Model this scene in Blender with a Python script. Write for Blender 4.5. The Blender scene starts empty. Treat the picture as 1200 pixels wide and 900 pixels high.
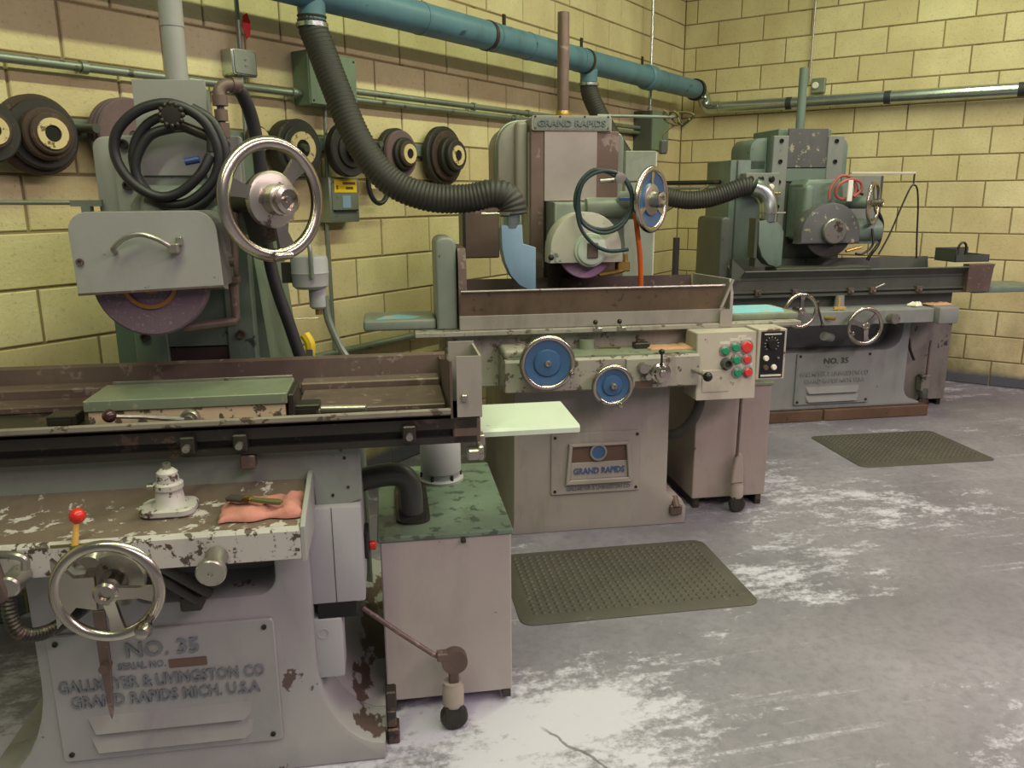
import bpy, bmesh, math, random
from mathutils import Vector, Matrix, noise
R_ = math.radians
scene = bpy.context.scene
COL = scene.collection
random.seed(7)

# ------------------------------------------------------------------ camera
cam_d = bpy.data.cameras.new('camera'); cam = bpy.data.objects.new('camera', cam_d); COL.objects.link(cam)
cam_d.sensor_width = 36.0; cam_d.lens = 928.65 / 1200 * 36.0; cam_d.clip_start = .05
def cam_matrix(loc, yaw, pitch, roll):
    f = Vector((math.cos(pitch) * math.cos(yaw), math.cos(pitch) * math.sin(yaw), math.sin(pitch)))
    r = Vector((math.sin(yaw), -math.cos(yaw), 0)); u = r.cross(f)
    r2 = math.cos(roll) * r + math.sin(roll) * u; u2 = -math.sin(roll) * r + math.cos(roll) * u
    m = Matrix((r2, u2, -f)).transposed().to_4x4(); m.translation = loc
    return m
cam.matrix_world = cam_matrix(Vector((-7.3975, -3.0714, 1.5388)), R_(34.183), R_(-13.365), R_(-.4037))
scene.camera = cam

# ------------------------------------------------------------------ light
w = bpy.data.worlds.new('world'); scene.world = w; w.use_nodes = True
w.node_tree.nodes['Background'].inputs[0].default_value = (.97, 1.0, .97, 1)
w.node_tree.nodes['Background'].inputs[1].default_value = .12
def strip_light(name, loc, sx, sy, power, col):
    d = bpy.data.lights.new(name, 'AREA'); d.shape = 'RECTANGLE'; d.size = sx; d.size_y = sy; d.energy = power; d.color = col
    o = bpy.data.objects.new(name, d); COL.objects.link(o); o.location = loc
    return o
# two rows of ceiling tubes: a greenish row in front of the machines, a pinkish-white one across the room
strip_light('tube_row_machines', (-5.2, -2.4, 4.1), 8.4, .18, 195, (.90, 1.0, .58))
strip_light('tube_row_aisle', (-5.0, -6.0, 4.0), 9.0, .18, 380, (1.0, .76, .79))
vs = scene.view_settings
vs.view_transform = 'Standard'; vs.look = 'None'; vs.gamma = 1.0; vs.use_curve_mapping = False; vs.exposure = 0.10

# ------------------------------------------------------------------ materials
def lin(h):
    h = h.lstrip('#'); o = []
    for i in (0, 2, 4):
        c = int(h[i:i + 2], 16) / 255; o.append(c / 12.92 if c <= .04045 else ((c + .055) / 1.055) ** 2.4)
    return (*o, 1)
MATS = {}
def newmat(name):
    m = bpy.data.materials.new(name); m.use_nodes = True; MATS[name] = m
    return m, m.node_tree.nodes, m.node_tree.links, m.node_tree.nodes['Principled BSDF']
def mixc(ns, ls, fac, a, b):
    n = ns.new('ShaderNodeMix'); n.data_type = 'RGBA'
    if hasattr(fac, 'links'): ls.new(fac, n.inputs[0])
    else: n.inputs[0].default_value = fac
    for v, i in ((a, 6), (b, 7)):
        if hasattr(v, 'links'): ls.new(v, n.inputs[i])
        else: n.inputs[i].default_value = v
    return n.outputs[2]
def ramp(ns, ls, val, a, b):
    n = ns.new('ShaderNodeMapRange'); ls.new(val, n.inputs[0]); n.inputs[1].default_value = a; n.inputs[2].default_value = b
    return n.outputs[0]
def math_(ns, ls, op, a, b=None):
    n = ns.new('ShaderNodeMath'); n.operation = op
    for v, i in ((a, 0), (b, 1)):
        if v is None: continue
        if hasattr(v, 'links'): ls.new(v, n.inputs[i])
        else: n.inputs[i].default_value = v
    return n.outputs[0]
def noise_(ns, ls, vec, scale, detail=4, rough=.55):
    n = ns.new('ShaderNodeTexNoise'); ls.new(vec, n.inputs['Vector']); n.inputs['Scale'].default_value = scale
    n.inputs['Detail'].default_value = detail; n.inputs['Roughness'].default_value = rough
    return n.outputs[0]
def scaled(ns, ls, vec, s, loc=(0, 0, 0), rot=(0, 0, 0)):
    n = ns.new('ShaderNodeMapping'); ls.new(vec, n.inputs[0]); n.inputs['Scale'].default_value = s
    n.inputs['Location'].default_value = loc; n.inputs['Rotation'].default_value = rot
    return n.outputs[0]
def paint(name, col, chip=None, amt=0., cs=9, rough=.42, metal=0., var=.16, grime='#2a251f', gamt=.25, bump=.04, chipmetal=0.):
    m, ns, ls, bs = newmat(name)
    tc = ns.new('ShaderNodeTexCoord').outputs['Object']
    c = lin(col)
    v1 = noise_(ns, ls, tc, 3.1, 5, .6)
    dark = tuple(x * (1 - var) for x in c[:3]) + (1,); lite = tuple(min(1, x * (1 + var)) for x in c[:3]) + (1,)
    out = mixc(ns, ls, ramp(ns, ls, v1, .3, .7), dark, lite)
    if gamt:
        g = noise_(ns, ls, scaled(ns, ls, tc, (1, 1, .35), (3, 1, 2)), 7, 6, .68)
        gf = math_(ns, ls, 'MULTIPLY', ramp(ns, ls, g, .52, .78), gamt)
        out = mixc(ns, ls, gf, out, lin(grime))
    fac = None
    if chip and amt:
        n2 = noise_(ns, ls, scaled(ns, ls, tc, (1, 1, 1), (5, 7, 1)), cs, 9, .66)
        th = .72 - amt * .32
        fac = ramp(ns, ls, n2, th, th + .025)
        out = mixc(ns, ls, fac, out, lin(chip))
    ls.new(out, bs.inputs['Base Color']); bs.inputs['Roughness'].default_value = rough; bs.inputs['Metallic'].default_value = metal
    if bump:
        b = ns.new('ShaderNodeBump'); b.inputs['Strength'].default_value = bump * 3; b.inputs['Distance'].default_value = .004
        h = noise_(ns, ls, tc, 55, 5, .6)
        if fac is not None: h = math_(ns, ls, 'SUBTRACT', h, fac)
        ls.new(h, b.inputs['Height']); ls.new(b.outputs[0], bs.inputs['Normal'])
    return m
def plain(name, col, rough=.5, metal=0., emit=None, var=.1):
    return paint(name, col, rough=rough, metal=metal, var=var, gamt=.1, bump=.01)
paint('grey', '#969694', '#4a403a', .10, 16, .40, var=.05, gamt=.20)
paint('greychip', '#b2aeab', '#4e403a', .52, 30, .45, var=.08, gamt=.35)
paint('apron_top', '#6b5f55', '#b3adaa', .50, 16, .30, var=.22, gamt=.5)
paint('colgreen', '#5c6b5f', '#2f332f', .25, 12, .45, var=.16, gamt=.55)
paint('greengrey', '#7f867f', '#4a463c', .16, 18, .42, var=.10, gamt=.35)
paint('box_grey', '#a0a0a4', None, 0, 8, .45, var=.03, gamt=.08)
paint('m2', '#969089', '#4a3f36', .10, 18, .42, var=.07, gamt=.3)
paint('m2chip', '#99958a', '#5d5246', .48, 24, .45, var=.14, gamt=.5)
paint('m2green', '#7d8571', '#4d4438', .30, 20, .42, var=.16, gamt=.4)
paint('m3', '#6a7a73', '#2c302e', .18, 14, .42, var=.14, gamt=.5)
paint('m3base', '#828584', '#3d3a36', .15, 14, .42, var=.08, gamt=.35)
paint('m3dark', '#4b4e49', '#2a2826', .25, 12, .42, var=.18, gamt=.4)
paint('guard3', '#56575a', '#9a9384', .42, 18, .5, var=.15, gamt=.3)
paint('rust', '#63534d', '#80706a', .40, 26, .5, .25, var=.28, gamt=.5)
paint('rustdark', '#423631', '#665347', .36, 20, .45, .3, var=.3, gamt=.5)
paint('steeldark', '#3b3833', '#5d4d43', .4, 10, .42, .5, var=.25, gamt=.4)
paint('steel', '#a7a39a', '#6a5f55', .38, 12, .34, .85, var=.15, gamt=.3)
paint('way', '#7d6b62', '#9b8a80', .4, 6, .38, .55, var=.2, gamt=.4)
paint('stainless', '#c2b9b2', None, 0, 8, .30, .6, var=.14, gamt=.2, bump=.015)
paint('chrome', '#b8b1a6', '#6f6252', .16, 18, .24, 1., var=.10, gamt=.3, bump=.004)
paint('galv', '#b9c4be', None, 0, 8, .25, .95, var=.12, gamt=.2, bump=.01)
paint('conduit', '#8a9387', '#5a564c', .3, 10, .4, .55, var=.15, gamt=.3)
paint('duct_blue', '#557c8c', '#35505c', .25, 7, .45, var=.14, gamt=.45)
paint('duct_band', '#2d3033', None, 0, 5, .6)
paint('rubber', '#26262a', None, 0, 8, .48, var=.15, gamt=.1, grime='#4a4540')
paint('hose_black', '#34332f', None, 0, 8, .5, var=.15, gamt=.25, grime='#6a6458')
paint('hose_ribbed', '#302f2c', None, 0, 8, .55, var=.15, gamt=.25, grime='#55504a')
paint('hose_teal', '#24363a', None, 0, 8, .42, var=.1, gamt=.1)
paint('chucktop', '#7d8773', '#94927f', .30, 34, .32, .25, var=.12, gamt=.35)
paint('cream_chip', '#c3ae94', '#5a4d42', .55, 26, .5, var=.08, gamt=.2)
paint('wheel_purple', '#675762', '#83757e', .40, 150, .9, var=.10, gamt=.2, bump=.12)
paint('wheel_lilac', '#a583a3', '#b99ab6', .35, 150, .9, var=.06, gamt=.05, bump=.1)
paint('wheel_brown', '#44352d', '#5c473a', .45, 40, .75, var=.25, gamt=.4, bump=.08)
paint('wheel_black', '#2b2a27', '#47413a', .35, 25, .6, var=.25, gamt=.4, bump=.05)
paint('wheel_pink', '#6d585c', '#80696c', .3, 120, .85, var=.12, gamt=.3, bump=.08)
paint('hubcream', '#cdbb8c', '#6a5a3a', .4, 30, .6, var=.12, gamt=.3)
paint('brassring', '#a3753f', None, 0, 8, .35, .6)
paint('brass', '#b89a55', '#5d4d2d', .35, 20, .35, .8)
plain('black', '#171717', .4); plain('void', '#0b0b0b', .8)
plain('red', '#c0281f', .3); plain('redbtn', '#d23a36', .35); plain('greenbtn', '#1f8a62', .35); plain('whitebtn', '#e8e4d8', .35)
plain('orange', '#c75a1e', .5); plain('yellow', '#d8b81c', .5); plain('bluepaint', '#3a5c84', .35); plain('bluetag', '#29407c', .4)
plain('nozzle_blue', '#7f9cb8', .38); plain('skyblue', '#57a9c4', .5); plain('redtag', '#d0242c', .5); plain('redhose', '#a5584d', .5)
plain('wood_yellow', '#caa04e', .5); plain('white', '#e6e3da', .5); plain('darkball', '#3a1f1f', .25)
paint('label_white', '#c9c7bd', None, 0, 8, .5, gamt=.1)
paint('wood', '#5c4636', '#382a20', .36, 16, .7, var=.3, gamt=.5)
paint('tank', '#a59d99', '#5a5048', .10, 14, .42, var=.04, gamt=.16)
paint('tanktop', '#6a7d6b', '#48554a', .50, 22, .30, var=.2, gamt=.5)
paint('tanktan', '#9b9087', '#5a5048', .12, 14, .45, var=.07, gamt=.3)
paint('shelf', '#c3d0c0', '#4a4a44', .22, 14, .34, var=.03, gamt=.08)
paint('rag', '#b57a70', None, 0, 8, .95, var=.18, gamt=.4, grime='#6d4a42', bump=.25)
paint('ragtan', '#b98f72', None, 0, 8, .95, var=.16, gamt=.3, grime='#6d5a42', bump=.2)
paint('olive', '#5f5a34', None, 0, 8, .6, var=.2)
paint('bristle', '#3a3631', None, 0, 8, .9, var=.3)
paint('mat_rubber', '#47443e', '#57544c', .3, 30, .62, var=.16, gamt=.35, grime='#2c2622')
paint('panel_beige', '#b0a99c', '#6b4a38', .33, 9, .45, var=.07, gamt=.3)
paint('box_green', '#6d7f6c', None, 0, 8, .45, var=.08, gamt=.3)
paint('letter', '#6c7276', None, 0, 8, .4, var=.2, gamt=.2)
paint('letterblue', '#3f5a86', None, 0, 8, .4, var=.1, gamt=.1)
paint('tagbrown', '#6a5548', None, 0, 8, .45, .4)
paint('cab_grey', '#8f948a', '#5a5a50', .12, 14, .45, var=.08, gamt=.3)
paint('tank3', '#7a776f', '#3c3832', .40, 9, .45, var=.2, gamt=.6)
paint('guard2', '#b9b6a8', '#6a7f78', .34, 22, .45, var=.12, gamt=.35)
paint('lip', '#8d867b', '#5a4d44', .4, 22, .4, .3, var=.2, gamt=.4)
paint('trough2', '#6f5d4c', '#54463c', .35, 20, .45, .15, var=.2, gamt=.5)
paint('blueflake', '#7fc0d4', '#a9b7b0', .55, 14, .45, var=.08)

def flake_base():
    m = paint('grey_base', '#979796', None, 0, 16, .40, var=.05, gamt=.20)
    ns, ls = m.node_tree.nodes, m.node_tree.links; bs = ns['Principled BSDF']
    tc = ns.new('ShaderNodeTexCoord').outputs['Object']; sp = ns.new('ShaderNodeSeparateXYZ'); ls.new(tc, sp.inputs[0])
    n = noise_(ns, ls, scaled(ns, ls, tc, (1, .5, 1), (1.3, .2, .7)), 7, 8, .6)
    k = math_(ns, ls, 'MULTIPLY', ramp(ns, ls, sp.outputs[0], -.17, -.03), ramp(ns, ls, sp.outputs[1], .0, .06))
    fac = ramp(ns, ls, math_(ns, ls, 'ADD', n, math_(ns, ls, 'MULTIPLY', k, .17)), .665, .68)
    old = bs.inputs['Base Color'].links[0].from_socket
    ls.new(mixc(ns, ls, fac, old, lin('#54463f')), bs.inputs['Base Color'])
flake_base()
def block_material():
    m, ns, ls, bs = newmat('block')
    pos = ns.new('ShaderNodeNewGeometry').outputs['Position']
    rnd = ns.new('ShaderNodeObjectInfo').outputs['Random']
    base = mixc(ns, ls, rnd, lin('#d2c494'), lin('#e1d6a8'))
    v = noise_(ns, ls, pos, 2.2, 5, .6)
    base = mixc(ns, ls, math_(ns, ls, 'MULTIPLY', ramp(ns, ls, v, .38, .72), .70), base, lin('#b9a57c'))
    g = noise_(ns, ls, pos, 50, 5, .75)                      # coarse aggregate pits
    base = mixc(ns, ls, math_(ns, ls, 'MULTIPLY', ramp(ns, ls, g, .56, .70), .60), base, lin('#93815c'))
    sp = ns.new('ShaderNodeSeparateXYZ'); ls.new(pos, sp.inputs[0])
    st = noise_(ns, ls, scaled(ns, ls, pos, (1, 1, .8), (2.1, .4, 0)), 1.7, 5, .6)   # oil splash on the lower courses
    low = ramp(ns, ls, sp.outputs[2], 1.0, .25)
    stf = math_(ns, ls, 'MULTIPLY', math_(ns, ls, 'MULTIPLY', ramp(ns, ls, st, .38, .60), low), .8)
    base = mixc(ns, ls, stf, base, lin('#6b6a45'))
    nz = math_(ns, ls, 'ADD', sp.outputs[2], math_(ns, ls, 'MULTIPLY', noise_(ns, ls, pos, 6, 3), .08))
    base = mixc(ns, ls, ramp(ns, ls, nz, .17, .12), base, lin('#565a62'))            # painted skirting band
    ls.new(base, bs.inputs['Base Color']); bs.inputs['Roughness'].default_value = .62
    b = ns.new('ShaderNodeBump'); b.inputs['Strength'].default_value = .5; b.inputs['Distance'].default_value = .006
    ls.new(noise_(ns, ls, pos, 60, 5, .7), b.inputs['Height']); ls.new(b.outputs[0], bs.inputs['Normal'])
block_material()
paint('mortar', '#8c7c5c', '#665740', .4, 6, .8, var=.15, gamt=.3)

def floor_material():
    m, ns, ls, bs = newmat('floor')
    pos = ns.new('ShaderNodeNewGeometry').outputs['Position']
    n1 = noise_(ns, ls, pos, 1.1, 6, .62)
    base = mixc(ns, ls, ramp(ns, ls, n1, .3, .7), lin('#6c6a74'), lin('#8e8b97'))
    fine = noise_(ns, ls, pos, 26, 6, .7)
    base = mixc(ns, ls, math_(ns, ls, 'MULTIPLY', ramp(ns, ls, fine, .45, .75), .5), base, lin('#595761'))
    # worn white paint: stretched patches broken up by fine noise
    turned = scaled(ns, ls, pos, (1, 1, 1), (0, 0, 0), (0, 0, R_(43)))
    st = scaled(ns, ls, turned, (.6, 1.4, 1), (1.7, .3, 0))
    n2 = noise_(ns, ls, st, .95, 5, .62)
    n3 = noise_(ns, ls, st, 7.5, 8, .72)
    n4 = noise_(ns, ls, pos, 40, 5, .75)
    sp = ns.new('ShaderNodeSeparateXYZ'); ls.new(pos, sp.inputs[0])
    dx = math_(ns, ls, 'ADD', sp.outputs[0], 5.75); dy = math_(ns, ls, 'ADD', sp.outputs[1], 2.10)
    d1 = math_(ns, ls, 'SQRT', math_(ns, ls, 'ADD', math_(ns, ls, 'MULTIPLY', dx, dx), math_(ns, ls, 'MULTIPLY', dy, dy)))
    near = math_(ns, ls, 'MULTIPLY', ramp(ns, ls, d1, .75, .15), .20)
    ex = math_(ns, ls, 'ADD', sp.outputs[0], 3.75); ey = math_(ns, ls, 'ADD', sp.outputs[1], 1.95)
    d2 = math_(ns, ls, 'SQRT', math_(ns, ls, 'ADD', math_(ns, ls, 'MULTIPLY', ex, ex), math_(ns, ls, 'MULTIPLY', ey, ey)))
    near2 = math_(ns, ls, 'MULTIPLY', ramp(ns, ls, d2, .9, .1), .13)
    gx = math_(ns, ls, 'ADD', sp.outputs[0], 6.9); gy = math_(ns, ls, 'ADD', sp.outputs[1], 1.2)
    d3 = math_(ns, ls, 'SQRT', math_(ns, ls, 'ADD', math_(ns, ls, 'MULTIPLY', gx, gx), math_(ns, ls, 'MULTIPLY', gy, gy)))
    near3 = math_(ns, ls, 'MULTIPLY', ramp(ns, ls, d3, 1.2, .3), .25)
    s = math_(ns, ls, 'ADD', math_(ns, ls, 'ADD', n2, math_(ns, ls, 'MULTIPLY', math_(ns, ls, 'SUBTRACT', n3, .5), .85)), math_(ns, ls, 'MULTIPLY', math_(ns, ls, 'SUBTRACT', n4, .5), .40))
    s = math_(ns, ls, 'ADD', s, math_(ns, ls, 'ADD', near, math_(ns, ls, 'ADD', near2, near3)))
    base = mixc(ns, ls, math_(ns, ls, 'MULTIPLY', ramp(ns, ls, s, .58, .71), .78), base, lin('#cac9da'))
    sc = noise_(ns, ls, scaled(ns, ls, turned, (.45, 7, 1)), 2.6, 6, .65)
    base = mixc(ns, ls, math_(ns, ls, 'MULTIPLY', math_(ns, ls, 'MULTIPLY', ramp(ns, ls, sc, .60, .70), ramp(ns, ls, n4, .40, .60)), .55), base, lin('#cac9da'))
    oil = noise_(ns, ls, scaled(ns, ls, pos, (1, 1, 1), (4.2, 1.1, 0)), .8, 5, .65)
    base = mixc(ns, ls, math_(ns, ls, 'MULTIPLY', ramp(ns, ls, oil, .52, .68), .40), base, lin('#515056'))
    # one long crack
    a = Vector((-5.66, -2.02)); b_ = Vector((-5.72, -2.36)); t = (b_ - a).normalized(); nrm = Vector((-t.y, t.x))
    al = math_(ns, ls, 'ADD', math_(ns, ls, 'MULTIPLY', sp.outputs[0], t.x), math_(ns, ls, 'ADD', math_(ns, ls, 'MULTIPLY', sp.outputs[1], t.y), -a.dot(t)))
    ac = math_(ns, ls, 'ADD', math_(ns, ls, 'MULTIPLY', sp.outputs[0], nrm.x), math_(ns, ls, 'ADD', math_(ns, ls, 'MULTIPLY', sp.outputs[1], nrm.y), -a.dot(nrm)))
    ac = math_(ns, ls, 'ABSOLUTE', math_(ns, ls, 'ADD', ac, math_(ns, ls, 'MULTIPLY', math_(ns, ls, 'SUBTRACT', noise_(ns, ls, pos, 9, 3), .5), .05)))
    cf = math_(ns, ls, 'MULTIPLY', ramp(ns, ls, ac, .006, .003), math_(ns, ls, 'MULTIPLY', ramp(ns, ls, al, -.05, 0), ramp(ns, ls, al, .6, .5)))
    base = mixc(ns, ls, math_(ns, ls, 'MULTIPLY', cf, .7), base, lin('#4a4a4c'))
    ls.new(base, bs.inputs['Base Color']); bs.inputs['Roughness'].default_value = .5
    b = ns.new('ShaderNodeBump'); b.inputs['Strength'].default_value = .2; b.inputs['Distance'].default_value = .004
    ls.new(s, b.inputs['Height']); ls.new(b.outputs[0], bs.inputs['Normal'])
floor_material()

# ------------------------------------------------------------------ mesh helpers
def V(*a): return Vector(a)
def basis(n):
    n = Vector(n).normalized()
    up = V(0, 0, 1) if abs(n.z) < .9 else V(0, 1, 0)
    u = up.cross(n).normalized(); v = n.cross(u)
    return u, v, n
def crom(pts, per=8, closed=False):
    pts = [Vector(p) for p in pts]; n = len(pts); out = []
    for i in range(n if closed else n - 1):
        g = (lambda k: pts[k % n]) if closed else (lambda k: pts[min(max(k, 0), n - 1)])
        p0, p1, p2, p3 = g(i - 1), g(i), g(i + 1), g(i + 2)
        for j in range(per):
            t = j / per
            out.append(.5 * ((2 * p1) + (p2 - p0) * t + (2 * p0 - 5 * p1 + 4 * p2 - p3) * t * t + (3 * p1 - p0 - 3 * p2 + p3) * t ** 3))
    if not closed: out.append(pts[-1])
    return out
def resample(pts, step):
    out = [pts[0].copy()]; acc = 0
    for a, b in zip(pts, pts[1:]):
        L = (b - a).length
        if L < 1e-9: continue
        d = step - acc
        while d <= L:
            out.append(a.lerp(b, d / L)); d += step
        acc = (acc + L) % step if L + acc >= step else acc + L
    return out
class B:
    def __init__(s): s.bm = bmesh.new()
    def _f(s, vs):
        try: return s.bm.faces.new(vs)
        except ValueError: return None
    def box(s, x0, x1, y0, y1, z0, z1, bev=0., seg=1):
        vs = [s.bm.verts.new((x, y, z)) for x in (x0, x1) for y in (y0, y1) for z in (z0, z1)]
        fs = [s._f([vs[i] for i in q]) for q in ((0, 1, 3, 2), (4, 6, 7, 5), (0, 4, 5, 1), (2, 3, 7, 6), (0, 2, 6, 4), (1, 5, 7, 3))]
        if bev: bmesh.ops.bevel(s.bm, geom=list({e for f in fs for e in f.edges}), offset=bev, segments=seg, affect='EDGES', profile=.5)
        return s
    def prism(s, poly, axis, a, b, bev=0., seg=1):
        # poly: 2-D outline; axis 'y': (x,z), axis 'x': (y,z), axis 'z': (x,y)
        P = {'y': lambda p, t: (p[0], t, p[1]), 'x': lambda p, t: (t, p[0], p[1]), 'z': lambda p, t: (p[0], p[1], t)}[axis]
        A = [s.bm.verts.new(P(p, a)) for p in poly]; Bv = [s.bm.verts.new(P(p, b)) for p in poly]; n = len(poly)
        fs = [s._f(A), s._f(Bv[::-1])]
        for i in range(n): fs.append(s._f([A[i], Bv[i], Bv[(i + 1) % n], A[(i + 1) % n]]))
        fs = [f for f in fs if f]
        bmesh.ops.recalc_face_normals(s.bm, faces=fs)
        if bev:
            es = list({e for f in fs[:2] for e in f.edges})
            bmesh.ops.bevel(s.bm, geom=es, offset=bev, segments=seg, affect='EDGES', profile=.5)
        return s
    def lathe(s, prof, o, n, seg=24, a0=0., a1=None):
        # prof: (radius, height along n)
        u, v, n = basis(n); o = Vector(o); rows = []
        full = a1 is None; cnt = seg if full else seg + 1
        for r, h in prof:
            if r < 1e-6: rows.append([s.bm.verts.new(o + n * h)]); continue
            rows.append([s.bm.verts.new(o + n * h + (u * math.cos(t) + v * math.sin(t)) * r) for t in
                         [(a0 + ((2 * math.pi if full else a1 - a0) * i / seg)) for i in range(cnt)]])
        for ra, rb in zip(rows, rows[1:]):
            m = cnt if full else cnt - 1
            for i in range(m):
                j = (i + 1) % cnt
                if len(ra) == 1 and len(rb) == 1: continue
                if len(ra) == 1: s._f([ra[0], rb[i], rb[j]])
                elif len(rb) == 1: s._f([ra[i], rb[0], ra[j]])
                else: s._f([ra[i], rb[i], rb[j], ra[j]])
        return s
    def cyl(s, p0, p1, r0, r1=None, seg=16, bev=0.):
        p0 = Vector(p0); p1 = Vector(p1); L = (p1 - p0).length; r1 = r0 if r1 is None else r1
        if bev: pr = [(0, 0), (r0 - bev, 0), (r0, bev), (r1, L - bev), (r1 - bev, L), (0, L)]
        else: pr = [(0, 0), (r0, 0), (r1, L), (0, L)]
        return s.lathe(pr, p0, p1 - p0, seg)
    def ring(s, c, n, Ro, Ri, h, seg=32):
        return s.lathe([(Ri, 0), (Ro, 0), (Ro, h), (Ri, h), (Ri, 0)], c, n, seg)
    def torus(s, c, n, R, r, seg=36, rs=10, flat=1.):
        return s.lathe([(R + r * math.cos(t), r * flat * math.sin(t)) for t in [2 * math.pi * i / rs for i in range(rs + 1)]], c, n, seg)
    def ball(s, c, r, seg=14, sz=1.):
        return s.lathe([(r * math.sin(t), -r * sz * math.cos(t)) for t in [math.pi * i / 8 for i in range(9)]], c, (0, 0, 1), seg)
    def tube(s, pts, r, seg=10, caps=True, rf=None):
        pts = [Vector(p) for p in pts]; n = len(pts); rows = []
        t0 = (pts[1] - pts[0]).normalized(); u, v, _ = basis(t0)
        for i, p in enumerate(pts):
            t = (pts[min(i + 1, n - 1)] - pts[max(i - 1, 0)])
            t = t.normalized() if t.length > 1e-9 else t0
            u = (u - t * u.dot(t)).normalized(); v = t.cross(u)
            rr = rf(i) if rf else (r[i] if isinstance(r, (list, tuple)) else r)
            rows.append([s.bm.verts.new(p + (u * math.cos(a) + v * math.sin(a)) * rr) for a in [2 * math.pi * k / seg for k in range(seg)]])
        for a, b in zip(rows, rows[1:]):
            for k in range(seg): s._f([a[k], a[(k + 1) % seg], b[(k + 1) % seg], b[k]])
        if caps: s._f(rows[0][::-1]); s._f(rows[-1])
        return s
    def ctube(s, pts, r, seg=10, per=8, **k): return s.tube(crom(pts, per), r, seg, **k)
    def sheet(s, prof, axis, a, b, th):
        # open 2-D polyline given thickness and extruded
        out = [Vector(p) for p in prof]; off = []
        for i, p in enumerate(out):
            d = (out[min(i + 1, len(out) - 1)] - out[max(i - 1, 0)]).normalized(); off.append(p + Vector((-d.y, d.x)) * th)
        return s.prism([tuple(p) for p in out] + [tuple(p) for p in off[::-1]], axis, a, b)
    def bolt(s, p, n, r=.012, h=.008):
        p = Vector(p); n = Vector(n).normalized()
        return s.lathe([(0, h * .4), (r * .5, h * .4), (r * .55, h), (r, h), (r, 0)], p, n, 10)
    def build(s, name, mat, parent=None, ang=35, mats=None):
        bmesh.ops.recalc_face_normals(s.bm, faces=s.bm.faces)
        me = bpy.data.meshes.new(name); s.bm.to_mesh(me); s.bm.free()
        for p in me.polygons: p.use_smooth = True
        me.set_sharp_from_angle(angle=R_(ang))
        me.materials.append(MATS[mat])
        o = bpy.data.objects.new(name, me); COL.objects.link(o)
        if parent: o.parent = parent
        return o
def tag(o, label, cat, group=None):
    o['label'] = label; o['category'] = cat
    if group: o['group'] = group
    return o
def thing(name, label, cat, loc=(0, 0, 0), yaw=0., group=None):
    o = bpy.data.objects.new(name, None); COL.objects.link(o); o.empty_display_size = .1
    o.location = loc; o.rotation_euler = (0, 0, R_(yaw))
    return tag(o, label, cat, group)
class Frame:
    def __init__(s, o, deg):
        s.o = Vector(o); s.deg = deg; a = R_(deg); s.X = V(math.cos(a), math.sin(a), 0); s.Y = V(-math.sin(a), math.cos(a), 0)
    def w(s, x, y, z): return s.o + s.X * x + s.Y * y + V(0, 0, z)
M1 = Frame((-6.009, -1.693, 0), -47); M2 = Frame((-4.551, -1.156, 0), -47); M3 = Frame((-2.083, -1.586, 0), -47)
def struct(o): o['kind'] = 'structure'; return o
def stuff(o): o['kind'] = 'stuff'; return o
def rrect(x0, x1, z0, z1, r, seg=5, corners=(1, 1, 1, 1)):
    # corners: bottom-left, bottom-right, top-right, top-left
    out = []
    for (cx, cz, a, on, px, pz) in ((x0 + r, z0 + r, 180, corners[0], x0, z0), (x1 - r, z0 + r, 270, corners[1], x1, z0), (x1 - r, z1 - r, 0, corners[2], x1, z1), (x0 + r, z1 - r, 90, corners[3], x0, z1)):
        if not on: out.append((px, pz)); continue
        for i in range(seg + 1):
            t = R_(a + 90 * i / seg); out.append((cx + r * math.cos(t), cz + r * math.sin(t)))
    return out
def arc(cx, cz, r, a0, a1, n=8):
    return [(cx + r * math.cos(R_(a0 + (a1 - a0) * i / n)), cz + r * math.sin(R_(a0 + (a1 - a0) * i / n))) for i in range(n + 1)]
def text(txt, x0, x1, z0, z1, y, depth, mat, parent, name='lettering', bold=.012):
    cu = bpy.data.curves.new('t', 'FONT'); cu.body = txt; cu.extrude = .05; cu.offset = bold; cu.resolution_u = 2
    o = bpy.data.objects.new('t', cu); COL.objects.link(o); bpy.context.view_layer.update()
    me = bpy.data.meshes.new_from_object(o.evaluated_get(bpy.context.evaluated_depsgraph_get()))
    bpy.data.objects.remove(o); bpy.data.curves.remove(cu)
    xs = [v.co.x for v in me.vertices]; ys = [v.co.y for v in me.vertices]
    ax, bx, ay, by = min(xs), max(xs), min(ys), max(ys)
    for v in me.vertices:
        fx = (v.co.x - ax) / (bx - ax); fy = (v.co.y - ay) / (by - ay)
        v.co = (x0 + fx * (x1 - x0), y - (depth if v.co.z > 0 else 0), z0 + fy * (z1 - z0))
    me.materials.clear(); me.materials.append(MATS[mat])
    ob = bpy.data.objects.new(name, me); COL.objects.link(ob); ob.parent = parent
    return ob
def louver(x0, x1, z0, z1, y, mat, parent):
    b = B(); P = [b.bm.verts.new(p) for p in ((x0, y, z1), (x1, y, z1), (x1 - .022, y - .018, z0), (x0 + .022, y - .018, z0), (x0 + .006, y, z0 + .004), (x1 - .006, y, z0 + .004))]
    for q in ((0, 3, 2, 1), (0, 4, 3), (1, 2, 5), (3, 4, 5, 2)): b._f([P[k] for k in q])
    return b.build('louver', mat, parent)
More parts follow.
